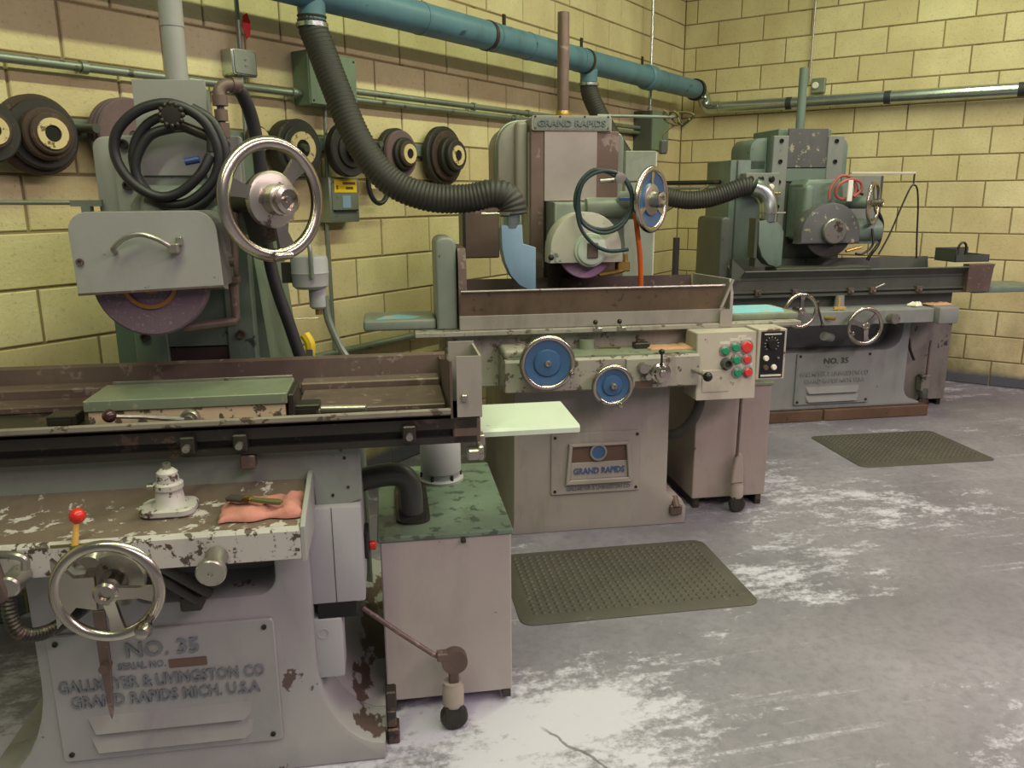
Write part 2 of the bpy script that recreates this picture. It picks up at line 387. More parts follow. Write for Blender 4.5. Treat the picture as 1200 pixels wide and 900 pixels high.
def handwheel(parent, c, n, R, rim, spokes, hubr, hubl, mat='chrome', disc=None, handle=None, name='handwheel', back=.08, spw=.014, flange=None):
    c = Vector(c); u, v, n = basis(n)
    P = lambda a, r, h=0: c + (u * math.cos(R_(a)) + v * math.sin(R_(a))) * r + n * h
    o = B().torus(c, n, R - rim, rim, 48, 12, .85).build(name, mat, parent)
    B().lathe([(0, -back), (hubr * .6, -back), (hubr * .6, -.01), (hubr, -.008), (hubr, hubl), (hubr * .8, hubl + .004), (hubr * .5, hubl + .004), (hubr * .45, hubl - .004), (0, hubl - .004)], c, n, 24).build('hub', mat if not disc else 'steel', o)
    if flange: B().lathe([(0, -.012), (flange, -.012), (flange, .004), (flange * .9, .008), (0, .008)], c, n, 32).build('flange', 'steel', o)
    if disc:
        B().lathe([(R - rim * 1.4, -.004), (R * .8, .004), (R * .5, -.004), (R * .45, .004), (hubr, .008), (hubr, -.008), (R * .8, -.01), (R - rim * 1.4, -.008), (R - rim * 1.4, -.004)], c, n, 40).build('disc', disc, o)
    for a, wd in spokes:
        b = B(); w2 = spw * wd
        tgt = u * -math.sin(R_(a)) + v * math.cos(R_(a))
        q = []
        for r, ww, h in ((hubr * .8, w2 * .9, .004), (R * .55, w2 * .8, -.004), (R - rim, w2 * (1.25 if wd < 2 else 1.9), 0)):
            pc = P(a, r, h); q.append([pc + tgt * ww + n * .006, pc - tgt * ww + n * .006, pc - tgt * ww - n * .006, pc + tgt * ww - n * .006])
        rows = [[b.bm.verts.new(p) for p in r] for r in q]
        for ra, rb in zip(rows, rows[1:]):
            for k in range(4): b._f([ra[k], ra[(k + 1) % 4], rb[(k + 1) % 4], rb[k]])
        b._f(rows[0]); b._f(rows[-1])
        b.build('spoke', mat, o, ang=50)
    if handle:
        a, L, r = handle; p = P(a, R - rim)
        B().lathe([(0, 0), (r * .55, 0), (r * .45, L * .35), (r * .8, L * .55), (r, L * .78), (r * .7, L * .96), (0, L)], p, n, 14).build('crank_handle', mat, o)
    return o

# ------------------------------------------------------------------ setting
floor = struct(B().box(-13, .3, -9, .3, -.1, 0).build('floor', 'floor'))
BL, BH = .4064, .2032
mesh_cache = {}
def block_mesh(wd, axis):
    key = (round(wd, 4), axis)
    if key in mesh_cache: return mesh_cache[key]
    bm = bmesh.new(); hw, hh, d, be = wd / 2 - .005, BH / 2 - .005, .03, .004
    def P(a, z, t): return (a, t, z) if axis == 'y' else (t, a, z)
    rings = [[bm.verts.new(P(sx * (hw - k), sz * (hh - k), t)) for sx, sz in ((-1, -1), (1, -1), (1, 1), (-1, 1))] for k, t in ((be, 0), (0, be), (0, d))]
    bm.faces.new(rings[0])
    for a, b in zip(rings, rings[1:]):
        for i in range(4): bm.faces.new((a[i], a[(i + 1) % 4], b[(i + 1) % 4], b[i]))
    bmesh.ops.recalc_face_normals(bm, faces=bm.faces)
    me = bpy.data.meshes.new('block'); bm.to_mesh(me); bm.free(); me.materials.append(MATS['block'])
    mesh_cache[key] = me
    return me
def block_wall(name, axis, off, even_int, length, rows, ind_len, ind_rows):
    # axis 'y': wall in plane y=0 running towards -x; axis 'x': wall in plane x=0 running towards -y
    back = B()
    if axis == 'y': back.box(-length, .2, .007, .2, 0, rows * BH)
    else: back.box(.007, .2, -length, .2, 0, rows * BH)
    wall = struct(back.build(name, 'mortar'))
    rest = bmesh.new(); cnt = 0
    for r in range(rows):
        base = off + (0 if (r % 2 == 0) == even_int else .5 * BL)
        edges = [0.0]; k = 0
        while edges[-1] < length:
            e = base + k * BL
            if e > edges[-1] + .03: edges.append(min(e, length))
            k += 1
        for a, b in zip(edges, edges[1:]):
            if b - a < .03: continue
            me = block_mesh(b - a, axis); mid = -(a + b) / 2; z = (r + .5) * BH
            jit = random.uniform(-.0012, .0012)
            loc = (mid, jit, z) if axis == 'y' else (jit, mid, z)
            if r < ind_rows and a < ind_len:
                o = bpy.data.objects.new('block', me); COL.objects.link(o); o.parent = wall; o.location = loc; cnt += 1
            else:
                t = me.copy(); t.transform(Matrix.Translation(loc)); rest.from_mesh(t); bpy.data.meshes.remove(t)
    me = bpy.data.meshes.new('block_courses'); rest.to_mesh(me); rest.free(); me.materials.append(MATS['block'])
    o = stuff(bpy.data.objects.new('block_courses', me)); COL.objects.link(o); o.parent = wall
    return cnt
block_wall('wall_left', 'y', .0727, True, 9.5, 22, 6.35, 16)
block_wall('wall_right', 'x', .1134, False, 6.5, 22, 3.6, 16)

# ------------------------------------------------------------------ grinder 1 (grey, No. 35)
GRP = 'surface grinders along the block wall'
G1 = thing('surface_grinder', 'light grey surface grinder with square wheel guard, large chrome upper handwheel and red ball lever', 'grinder', M1.o, -47, GRP)
def flared(x0, x1, xl, xr, zt, zf, foot):
    # front outline of a cast base: foot x0..x1, body xl..xr, concave fillets of height zf
    out = [(x0, 0), (x1, 0), (x1, foot)]
    for i in range(1, 9):
        t = i / 8 * math.pi / 2; out.append((xr + (x1 - xr) * (1 - math.sin(t)), foot + (zf - foot) * (1 - math.cos(t))))
    out += [(xr, zt), (xl, zt)]
    for i in range(8, 0, -1):
        t = i / 8 * math.pi / 2; out.append((xl + (x0 - xl) * (1 - math.sin(t)), foot + (zf - foot) * (1 - math.cos(t))))
    out.append((x0, foot))
    return out
def notch(poly, xa, xb, zb, zt, r=.05):
    # cut a rounded notch from the flat top of an outline
    i = max(range(len(poly) - 1), key=lambda k: (poly[k][1] + poly[k + 1][1]) if poly[k][0] > poly[k + 1][0] else -9)
    cut = [(xb, zt)] + arc(xb - r, zb + r, r, 0, -90, 5) + arc(xa + r, zb + r, r, 270, 180, 5) + [(xa, zt)]
    return poly[:i + 1] + cut + poly[i + 1:]
out = flared(-1.04, 0, -.86, -.172, .80, .34, .055)
b = B().prism(notch(out, -.62, -.262, .535, .80), 'y', 0, .17, .012, 2).prism(out, 'y', .165, 1.15)
b.build('base', 'grey_base', G1)
npl = B().prism(rrect(-.828, -.272, .105, .47, .012), 'y', -.010, .0005, .003).build('name_plate', 'grey', G1)
for x, z in ((-.805, .448), (-.297, .448), (-.805, .128), (-.297, .128)): B().bolt((x, -.010, z), (0, -1, 0), .007, .004).build('screw', 'steeldark', npl)
text('NO. 35', -.64, -.462, .394, .437, -.010, .005, 'letter', npl)
text('SERIAL NO.', -.665, -.548, .360, .380, -.010, .003, 'letter', npl)
B().box(-.540, -.447, -.013, -.009, .355, .378).build('serial_tag', 'tagbrown', npl)
text('GALLMEYER & LIVINGSTON CO', -.813, -.305, .309, .343, -.010, .005, 'letter', npl)
text('GRAND RAPIDS MICH. U.S.A', -.788, -.320, .262, .296, -.010, .005, 'letter', npl)
for z in (.186, .130): louver(-.755, -.345, z + .006, z + .048, -.010, 'grey', npl)
# apron with the worn top
B().prism([(-.2, .722), (-.2, .790), (-.194, .798), (.06, .804), (.06, .70), (-.18, .712)], 'x', -1.05, -.162, .004).build('apron', 'greychip', G1)
B().prism([(-.185, .7985), (.0, .8030), (.03, .825), (.05, .832), (.05, .80)], 'x', -1.04, -.172).build('apron_top', 'apron_top', G1)
B().prism([(-.2, .715), (-.2, .800), (-.17, .812), (.03, .852), (.06, .852), (.06, .715)], 'x', -.164, -.152, .002).build('apron_end_rib', 'grey', G1)
# saddle with its right-hand wing
B().prism([(-1.25, .80), (-.155, .80), (-.15, .738), (-.125, .733), (-.03, .762), (-.03, .918), (-1.25, .918)], 'y', .045, .10, .004).box(-1.1, -.16, .09, .52, .78, .918).build('saddle', 'greengrey', G1)
for x, z in ((-.105, .78), (-.065, .80), (-.07, .88)): B().bolt((x, .045, z), (0, -1, 0), .004, .003).build('screw', 'steeldark', G1)
# table and coolant trough
B().prism([(.0, .918), (.0, .936), (.022, .936), (.022, .957), (.0, .957), (.0, .985), (.43, .985), (.43, .918)], 'x', -1.45, .272).build('table', 'steeldark', G1)
for x in (-.437, -.314, .098):
    d = B().box(x - .017, x + .017, -.022, .02, .932, .975, .003).build('trip_dog', 'steeldark', G1)
    B().cyl((x, -.022, .95), (x, -.038, .95), .009, seg=10).build('clamp_screw', 'steel', d)
B().box(-.32, -.285, -.004, .03, .880, .915, .003).build('stop_block', 'rust', G1)
t = B().sheet([(.04, .985), (.012, .986), (-.012, 1.012)], 'x', -1.45, .205, -.005).build('trough_front', 'rustdark', G1)
B().prism([(-.012, .997), (-.020, 1.002), (-.020, 1.012), (-.012, 1.016), (-.006, 1.012)], 'x', -1.45, .205).build('rolled_edge', 'lip', t)
B().sheet([(.39, .985), (.445, .99), (.455, 1.062), (.47, 1.064)], 'x', -1.45, .225, .006).build('trough_back', 'rust', G1)
B().box(-1.45, -.70, .33, .40, .985, 1.03, .004).build('table_rail', 'rust', G1)
B().box(-.2, .20, .33, .40, .985, 1.018, .004).build('table_rail', 'rust', G1)
B().box(-1.45, -.72, .24, .33, .985, 1.004, .003).build('table_rail', 'rust', G1)
B().box(-.19, .2, .10, .32, .985, 1.0, .003).build('table_rail', 'rust', G1)
for x in (-.755, -.16): B().box(x - .04, x + .03, .10, .16, .985, 1.012, .003).box(x - .03, x + .02, .095, .11, .99, 1.002).build('hold_down_clamp', 'steeldark', G1)
e = B().box(.222, .286, -.004, .002, .988, 1.146).box(.280, .286, 0, .18, .985, 1.146).box(.216, .286, .176, .182, .985, 1.152).build('end_splash_guard', 'm2', G1)
B().box(.233, .248, -.014, -.004, 1.03, 1.048, .002).build('latch', 'steel', e)
B().prism([(-.005, .985), (-.005, 1.135), (.10, 1.12), (.40, 1.06), (.46, 1.06), (.46, .985)], 'x', .205, .211).build('trough_end', 'rust', G1)
B().box(.21, .282, .0, .2, .918, .985, .004).build('table_end', 'rust', G1)
# magnetic chuck
ch = B().box(-.69, -.205, .060, .238, 1.028, 1.056, .002).build('magnetic_chuck', 'chucktop', G1)
B().box(-.683, -.212, .066, .232, .984, 1.028, .002).build('chuck_body', 'cream_chip', ch)
B().box(-.675, -.21, .238, .248, 1.0, 1.063, .001).build('back_rail', 'steel', ch)
B().box(-.205, -.190, .07, .22, .99, 1.05, .003).build('end_stop', 'steeldark', ch)
lv = B().tube([(-.612, .012, 1.028), (-.55, .035, 1.018), (-.45, .045, 1.003)], [.005, .006, .008], 10).build('chuck_lever', 'steel', G1)
B().ball((-.615, .010, 1.030), .0165).build('ball_knob', 'darkball', lv)
B().lathe([(0, -.02), (.022, -.02), (.024, -.012), (.024, .0), (.020, .006), (.012, .006), (.011, .014), (0, .014)], (-.441, .045, 1.003), (0, -1, 0), 20).build('hub', 'steel', lv)
# pale shelf on the table end
B().prism([(.055, .913), (.055, .926), (.062, .934), (.30, .937), (.30, .913)], 'x', .286, .56, .004, 2).build('end_shelf', 'shelf', G1)
B().box(.27, .295, .02, .20, .90, .93, .003).build('shelf_bracket', 'steel', G1)
B().box(.245, .275, -.02, .02, .875, .903, .004).box(.272, .288, -.015, .015, .872, .91, .004).build('stop_bolt', 'steel', G1)
# reversing post on the apron
p = B().prism(rrect(-.545, -.420, -.105, -.005, .03), 'z', .803, .822, .004).lathe([(.044, .018), (.034, .03), (.030, .055), (.034, .06), (.034, .072), (.026, .076), (.024, .10), (.016, .107), (0, .108)], (-.480, -.055, .803), (0, 0, 1), 24).build('lever_post', 'greychip', G1)
B().cyl((-.480, -.055, .905), (-.480, -.055, .925), .010, seg=6).build('post_bolt', 'steel', p)
B().box(-.53, -.498, -.065, -.045, .862, .874, .003).build('post_nub', 'steel', p)
# red ball lever
l = B().cyl((-.648, -.203, .79), (-.641, -.195, .842), .0075, .006, seg=10).build('start_lever', 'wood_yellow', G1)
B().ball((-.638, -.192, .858), .0175).build('ball_knob', 'red', l)
B().cyl((-.648, -.206, .765), (-.648, -.203, .795), .010, seg=12).box(-.70, -.60, -.20, -.195, .788, .795).build('lever_socket', 'olive', l)
# cross-feed wheel with three flat spokes
handwheel(G1, (-.557, -.30, .725), (0, -1, 0), .117, .0125, ((178, 3.0), (352, 1.1), (277, 1.0)), .026, .014, 'chrome', handle=(322, .08, .018), back=.10, spw=.014)
B().ring((-.557, -.235, .725), (0, -1, 0), .062, .03, .02).cyl((-.557, -.2, .725), (-.557, -.235, .725), .05, seg=24).build('graduated_collar', 'steel', G1)
B().cyl((-.60, -.22, .79), (-.60, -.26, .775), .018, seg=14).torus((-.62, -.24, .775), (0, -1, 0), .022, .006, 16, 8).build('collar_lock', 'steel', G1)
B().cyl((-.52, -.15, .70), (-.43, -.10, .585), .013, seg=12).cyl((-.49, -.15, .705), (-.40, -.10, .60), .013, seg=12).box(-.47, -.42, -.11, .0, .56, .60, .004).build('feed_link', 'steeldark', G1)
B().prism([(-.655, .60), (-.628, .60), (-.630, .46), (-.640, .33), (-.645, .31), (-.649, .33), (-.655, .46)], 'y', -.145, -.135, .002).cyl((-.642, -.16, .455), (-.642, -.13, .455), .012, seg=12).build('trip_lever', 'rust', G1)
k = B().lathe([(0, 0), (.026, 0), (.024, .02), (.024, .055), (.033, .058), (.033, .070), (.030, .073), (.006, .073), (.005, .070), (0, .070)], (-.352, -.2, .742), (.0, -1, -.12), 28).build('push_knob', 'steel', G1)
# lever and cable at the apron's left end
l = B().ctube([(-.80, -.25, .83), (-.785, -.262, .77), (-.775, -.262, .72), (-.79, -.25, .70)], .012).build('control_lever', 'rust', G1)
B().ctube([(-.80, -.24, .80), (-.75, -.26, .805), (-.727, -.262, .795), (-.728, -.262, .772)], .009).build('hook', 'steel', l)
B().ball((-.803, -.25, .845), .018).build('ball_knob', 'black', l)
B().cyl((-.765, -.2, .735), (-.765, -.27, .735), .024, seg=18, bev=.004).build('pivot', 'steel', l)
pts = resample(crom([(-.775, -.25, .715), (-.775, -.255, .66), (-.765, -.24, .61), (-.735, -.18, .58), (-.70, -.05, .57)], 10), .0045)
B().tube(pts, .016, 12, rf=lambda i: .0165 if i % 2 else .0135).build('cable_sleeve', 'steeldark', G1)
# electrical boxes on the right side of the base
eb = B().box(-.174, -.034, .02, .22, .482, .755, .006, 2).build('switch_box', 'box_grey', G1)
B().box(-.1105, -.1090, .0185, .21, .484, .754).build('cover_seam', 'steeldark', eb)
B().box(-.034, -.022, .10, .17, .565, .645, .003).build('button_plate', 'black', eb)
B().cyl((-.022, .125, .595), (-.002, .125, .595), .013, seg=16, bev=.003).build('stop_button', 'red', eb)
jb = B().box(-.174, -.100, .015, .11, .265, .440, .005, 2).build('junction_box', 'box_grey', G1)
B().ring((-.150, .015, .40), (0, -1, 0), .016, .012, .002, 20).build('knockout', 'box_grey', jb)
B().box(-.16, -.06, .02, .10, .44, .484).build('gap_shade_block', 'void', jb)  # solid near-black block painting in the shade between the two boxes
for z0, z1, d in ((.0, .05, .055), (.055, .11, .04), (.11, .17, .045)): B().box(.004, .012 + d * .5, .06, .06 + d, z0, z1, .004).build('leveling_block', 'steeldark', G1)
# column
B().prism([(-.775, 0), (-.36, 0), (-.36, 1.70), (-.775, 1.70)], 'y', .62, 1.0, .0).build('column', 'colgreen', G1)
B().prism([(-.36, .75), (-.30, .75), (-.345, 1.30), (-.36, 1.45)], 'y', .64, 1.35).box(-.76, -.36, 1.0, 1.35, 0.3, 1.55, .03, 3).build('column_flank', 'colgreen', G1)
B().prism(rrect(-.772, -.690, 1.30, 1.715, .035, 5, (0, 0, 0, 1)), 'y', .60, .95, .008, 2).build('column_shoulder', 'grey', G1)
for x0, x1, mt in ((-.705, -.61, 'grey'), (-.435, -.352, 'grey')):
    wv = B().box(x0, x1, .56, .62, 1.44, 1.715, .004).build('slideway', mt, G1)
    B().box(x0, x1, .56, .62, .95, 1.438, .004).build('lower_slideway', 'colgreen', wv)
    xm = -.672 if x0 < -.6 else -.392
    for z in (1.69, 1.575, 1.13): B().lathe([(0, .004), (.008, .004), (.009, .012), (.014, .012), (.014, 0)], (xm, .56, z), (0, -1, 0), 14).build('bolt', 'steeldark', wv)
B().box(-.61, -.435, .575, .615, .95, 1.09).build('way_cover', 'rustdark', G1)
B().box(-.61, -.435, .57, .615, 1.095, 1.44).build('way_cover', 'colgreen', G1)
B().box(-.602, -.412, .452, .462, 1.60, 1.853, .001).build('slide_cover', 'grey', G1)
B().box(-.60, -.43, .462, .60, 1.55, 1.84).build('head_slide', 'greengrey', G1)
B().lathe([(.030, 0), (.030, .155), (.0315, .155), (.0315, .8), (0, .8)], (-.494, .50, 1.84), (0, 0, 1), 24).build('screw_cover', 'grey', G1)
B().prism([(-.63, 1.28), (-.40, 1.28), (-.38, 1.52), (-.42, 1.575), (-.60, 1.575), (-.64, 1.52)], 'y', .42, .56, .03, 3).build('spindle_head', 'greengrey', G1)
B().lathe([(0, 0), (.05, 0), (.058, .01), (.058, .23), (.066, .24), (.066, .33), (.06, .34), (0, .34)], (-.60, .45, 1.50), (1, 0, 0), 28).build('gear_housing', 'greengrey', G1)
B().prism([(-.30, 1.40), (-.22, 1.43), (-.20, 1.56), (-.28, 1.60), (-.33, 1.55)], 'y', .30, .46, .012, 2).build('gear_bracket', 'steeldark', G1)
# wheel guard, wheel, handle
gp = [(-.686, 1.308)] + [(-.690, 1.46)] + arc(-.645, 1.463, .045, 180, 95, 5) + [(-.40, 1.508)] + arc(-.398, 1.460, .048, 88, 5, 5) + [(-.345, 1.322)]
wg = B().prism(gp, 'y', .115, .120, .001).build('wheel_guard', 'grey', G1)
inner = [(x * .985 - .008, z - .004) for x, z in gp[1:-1]]
b = B()
for (xa, za), (xb, zb) in zip(gp, gp[1:]):
    vs_ = [b.bm.verts.new(c) for c in ((xa, .118, za), (xb, .118, zb), (xb, .27, zb), (xa, .27, za))]; b._f(vs_)
bmesh.ops.solidify(b.bm, geom=b.bm.faces[:], thickness=.004)
b.build('guard_rim', 'grey', wg); B().prism(gp, 'y', .268, .273).build('guard_back', 'colgreen', wg)
B().ctube([(-.588, .112, 1.412), (-.584, .088, 1.424), (-.555, .082, 1.446), (-.52, .082, 1.455), (-.485, .082, 1.445), (-.458, .088, 1.428), (-.452, .112, 1.418)], .006).build('guard_handle', 'steel', wg)
B().box(-.462, -.437, .085, .116, 1.408, 1.432, .003).box(-.445, -.430, .10, .116, 1.425, 1.448, .003).build('handle_clip', 'steel', wg)
B().prism([(-.686, 1.308), (-.345, 1.322), (-.345, 1.327), (-.686, 1.314)], 'y', .1138, .1148).build('rust_edge', 'rust', wg)
B().bolt((-.672, .115, 1.39), (0, -1, 0), .009, .006).build('screw', 'rust', wg)
gw = B().lathe([(.03, -.03), (.132, -.03), (.137, -.025), (.137, .025), (.132, .03), (.03, .03)], (-.530, .185, 1.335), (0, -1, 0), 64).build('grinding_wheel', 'wheel_purple', G1)
B().ring((-.530, .157, 1.335), (0, -1, 0), .068, .058, .008, 40).lathe([(0, .001), (.058, .001), (.058, 0)], (-.530, .157, 1.335), (0, -1, 0), 32).build('flange', 'brassring', gw)
B().cyl((-.53, .21, 1.335), (-.53, .42, 1.335), .045, seg=24).build('spindle', 'steel', G1)
# coolant plumbing
B().tube([(-.335, .30, 1.50), (-.345, .28, 1.36), (-.348, .26, 1.26)], .011, 12).build('coolant_pipe', 'rust', G1)
pp = B().ctube([(-.350, .26, 1.33), (-.349, .26, 1.27), (-.349, .26, 1.245)], .0115).tube([(-.349, .26, 1.25), (-.349, .26, 1.22), (-.352, .25, 1.214), (-.44, .23, 1.208), (-.475, .22, 1.205)], .0125, 12).build('coolant_pipe', 'rust', G1)
B().box(-.375, -.33, .23, .28, 1.318, 1.334, .003).cyl((-.36, .235, 1.375), (-.335, .235, 1.375), .013, seg=12).build('pipe_clamp', 'rust', pp)
B().tube([(-.374, .44, 1.46), (-.374, .44, 1.62), (-.374, .44, 1.80)], .010, 12).cyl((-.374, .44, 1.70), (-.374, .44, 1.74), .020, seg=8).cyl((-.374, .44, 1.745), (-.374, .44, 1.775), .018, seg=14).cyl((-.374, .44, 1.785), (-.374, .44, 1.812), .021, seg=16).build('coolant_riser', 'rust', G1)
B().ctube([(-.374, .44, 1.80), (-.374, .445, 1.825), (-.36, .455, 1.84), (-.335, .47, 1.842)], .017, 14).cyl((-.345, .465, 1.843), (-.325, .48, 1.843), .021, seg=16).build('elbow', 'rust', G1)
B().ctube([(-.345, .48, 1.842), (-.325, .50, 1.825), (-.308, .54, 1.76), (-.300, .57, 1.65), (-.304, .59, 1.50), (-.300, .60, 1.38), (-.284, .60, 1.27), (-.25, .60, 1.14), (-.215, .60, 1.00)], .019, 14).build('coolant_hose', 'rubber', G1)
# coiled hose with a scalloped valve knob
co = [(-.46, .40, 1.725), (-.50, .40, 1.722), (-.558, .395, 1.70), (-.597, .39, 1.634), (-.590, .39, 1.575), (-.54, .385, 1.528), (-.47, .38, 1.528), (-.40, .38, 1.585), (-.378, .38, 1.66), (-.41, .38, 1.74), (-.483, .375, 1.782),
      (-.565, .375, 1.768), (-.628, .375, 1.715), (-.642, .375, 1.65), (-.610, .37, 1.585), (-.55, .37, 1.545), (-.49, .37, 1.552), (-.43, .37, 1.60), (-.40, .38, 1.65)]
hc = B().ctube(co, .0135, 12, 10).build('coiled_hose', 'rubber', G1)
B().ctube([(-.398, .385, 1.66), (-.40, .39, 1.72), (-.44, .39, 1.765), (-.50, .39, 1.757), (-.56, .395, 1.73), (-.600, .395, 1.67), (-.598, .395, 1.60), (-.555, .39, 1.535), (-.49, .385, 1.505), (-.42, .385, 1.535), (-.372, .385, 1.60), (-.362, .385, 1.67), (-.39, .39, 1.74), (-.44, .395, 1.775)], .0125, 12, 10).build('coiled_hose', 'rubber', G1)
b = B().cyl((-.484, .39, 1.752), (-.484, .355, 1.752), .012, seg=12).lathe([(0, 0), (.026, 0), (.028, .006), (.026, .012), (0, .014)], (-.484, .358, 1.752), (0, -1, 0), 24)
for i in range(12): b.ball((-.484 + .028 * math.cos(i * math.pi / 6), .350, 1.752 + .028 * math.sin(i * math.pi / 6)), .0075, 8)
v = b.build('valve_knob', 'steeldark', G1)
B().cyl((-.51, .40, 1.723), (-.47, .40, 1.725), .013, seg=8).build('brass_fitting', 'brass', v); B().cyl((-.47, .40, 1.728), (-.40, .40, 1.70), .014, seg=12).build('valve_body', 'steeldark', v)
B().tube([(-.462, .355, 1.633), (-.425, .355, 1.640)], .010, 10).build('hose_tag', 'bluetag', hc)
# big upper handwheel, angled to the right
n45 = V(math.sin(R_(43)), -math.cos(R_(43)), 0)
handwheel(G1, (-.222, .20, 1.533), n45, .158, .017, ((45, 1.4), (165, 1.4), (285, 1.4)), .040, .045, 'chrome', back=.16, spw=.015, flange=.072)
c = V(-.222, .20, 1.533); u, v, _ = basis(n45)
B().lathe([(.02, .045), (.032, .046), (.036, .055), (.036, .066), (.026, .07), (.024, .058), (.009, .058), (.008, .068), (0, .068)], c, n45, 28).build('handwheel_nut', 'chrome', G1)
B().cyl(c - n45 * .20, c - n45 * .04, .035, .03, seg=20).build('handwheel_shaft', 'steeldark', G1)
hb = c - v * .142
B().cyl(hb - u * .022 + n45 * .018, hb + u * .035 + n45 * .018, .012, .010, seg=14, bev=.003).build('folding_crank', 'chrome', G1)
# lubricator behind the column
lu = B().lathe([(0, 0), (.05, 0), (.062, .01), (.064, .05), (.066, .055), (.064, .06), (.064, .10), (.06, .112), (0, .115)], (-.207, .9, 1.228), (0, 0, 1), 28).lathe([(0, 0), (.022, 0), (.030, .008), (.030, .075), (0, .075)], (-.185, .9, 1.156), (0, 0, 1), 20).build('lubricator', 'box_grey', G1)
B().cyl((-.185, .9, 1.156), (-.185, .9, 1.135), .012, seg=10).build('drain_plug', 'brass', lu)
B().ctube([(-.20, .84, 1.39), (-.195, .83, 1.36), (-.195, .83, 1.27)], .008).build('lever_handle', 'conduit', lu)
B().box(-.30, -.24, .88, .92, 1.25, 1.32).build('mounting_arm', 'steeldark', lu)
B().tube([(-.29, .88, 1.125), (-.185, .88, 1.125)], .0025, 6).build('wire', 'steel', lu)
B().ctube([(-.16, .9, 1.20), (-.155, .9, 1.12), (-.12, .9, 1.02), (-.07, .9, .90), (-.06, .9, .6), (-.06, .95, .02)], .013, 10).build('flexible_conduit', 'conduit', G1)
yt = B().ctube([(-.232, .84, 1.075), (-.215, .83, 1.04), (-.222, .83, .99)], [.018] * 17, 8).build('warning_tag', 'yellow', G1)
B().box(-.228, -.205, .805, .815, 1.0, 1.03, .002).build('tag_clip', 'steel', yt)
# stop rod reaching in from the left
B().tube([(-1.3, .58, 1.532), (-.80, .58, 1.528)], .007, 8).box(-.84, -.755, .57, .59, 1.517, 1.535).box(-.81, -.785, .565, .595, 1.495, 1.517).build('stop_rod', 'conduit', G1)

# loose things on grinder 1
def cloth(name, mat, wd, dp, h, loc, yaw, seed, label):
    bm = bmesh.new(); nx, ny = 26, 16; top = []; bot = []
    for j in range(ny + 1):
        for i in range(nx + 1):
            u_, v_ = i / nx * 2 - 1, j / ny * 2 - 1
            sq = 1 - .06 * noise.noise((u_ * 1.6, v_ * 1.6, seed))
            x = u_ * wd / 2 * sq + .010 * noise.noise((v_ * 2, seed, 3)); y = v_ * dp / 2 * sq + .010 * noise.noise((u_ * 2, seed, 9))
            ed = max(0, 1 - max(abs(u_), abs(v_)) ** 9)
            z = h * (.55 + .30 * noise.noise((u_ * 1.7, v_ * 1.5, seed + 5)) + .22 * noise.noise((u_ * 4.5, v_ * 3.6, seed))) * (.35 + .65 * ed) + (h * .3 if u_ > .55 else 0) * ed
            top.append(bm.verts.new((x, y, max(z, .003)))); bot.append(bm.verts.new((x, y, 0)))
    st = nx + 1
    for j in range(ny):
        for i in range(nx):
            a = j * st + i; bm.faces.new((top[a], top[a + 1], top[a + st + 1], top[a + st])); bm.faces.new((bot[a], bot[a + st], bot[a + st + 1], bot[a + 1]))
    rim = [i for i in range(st)] + [j * st + nx for j in range(1, ny + 1)] + [ny * st + i for i in range(nx - 1, -1, -1)] + [j * st for j in range(ny - 1, 0, -1)]
    for a, b_ in zip(rim, rim[1:] + rim[:1]): bm.faces.new((top[a], bot[a], bot[b_], top[b_]))
    q = B(); q.bm.free(); q.bm = bm
    o = q.build(name, mat, ang=80); o.location = loc; o.rotation_euler = (0, 0, R_(yaw))
    return tag(o, label, 'rag')
cloth('shop_rag', 'rag', .190, .135, .030, M1.w(-.262, -.085, .803), -44, 3, 'folded pink shop rag on the worn grey grinder apron')
br = thing('paint_brush', 'small flat brush with olive handle lying on the pink rag', 'brush', M1.w(-.275, -.10, .826), -70)
B().prism([(-.01, -.006), (.055, -.010), (.07, -.006), (.07, .006), (.055, .010), (-.01, .006)], 'z', .004, .014, .002).build('handle', 'olive', br)
B().box(-.03, -.008, -.011, .011, .003, .015, .002).build('ferrule', 'brass', br)
B().box(-.075, -.028, -.013, .013, .002, .014, .004).build('bristles', 'bristle', br)
sb = B().cyl((0, 0, .012), (.115, -.012, .012), .011, seg=18, bev=.002).build('steel_bar', 'steel'); sb.location = M1.w(-.122, .055, .999); sb.rotation_euler = (0, 0, R_(-47))
tag(sb, 'short round steel bar lying in the brown table trough', 'bar')

# ------------------------------------------------------------------ coolant tank 1
def caster_jack(parent, x, y, s, mat, lever, zc):
    # swivel wheel with lifting lever in front of a tank
    c = B().lathe([(0, 0), (.030, 0), (.030, .004), (.032, .006), (.032, .06), (.028, .066), (.028, .075), (0, .075)], (x, y, .075), (0, 0, 1), 20).build('caster_socket', mat, parent)
    wl = B().lathe([(0, -.014), (.012, -.017), (.036, -.014), (.041, -.008), (.041, .008), (.036, .014), (.012, .017), (0, .014)], (x, y - .01, .041), (0, -1, 0), 28).build('wheel', 'steeldark', c)
    B().box(x - .024, x - .017, y - .028, y + .02, .03, .08).box(x + .017, x + .024, y - .028, y + .02, .03, .08).build('fork', 'steeldark', c)
    if zc:
        B().box(x - .012, x + .018, y - .012, y + .012, .14, .21, .004).lathe([(0, -.014), (.038, -.014), (.038, .014), (0, .014)], (x + .006, y, .218), (0, -1, 0), 26).build('jack_cam', 'rust', c)
    if lever: B().tube(lever, .0075, 10).build('jack_lever', 'rust', c)
    return c
T1 = thing('coolant_tank', 'pale grey coolant tank with wet green top beside the light grey grinder', 'tank', M1.o, -47, 'coolant tanks beside the grinders')
B().box(.006, .390, .203, .80, .042, .565, .004).build('tank_body', 'tank', T1)
ld = B().box(-.002, .396, .196, .81, .565, .582, .004).build('tank_lid', 'tanktop', T1)
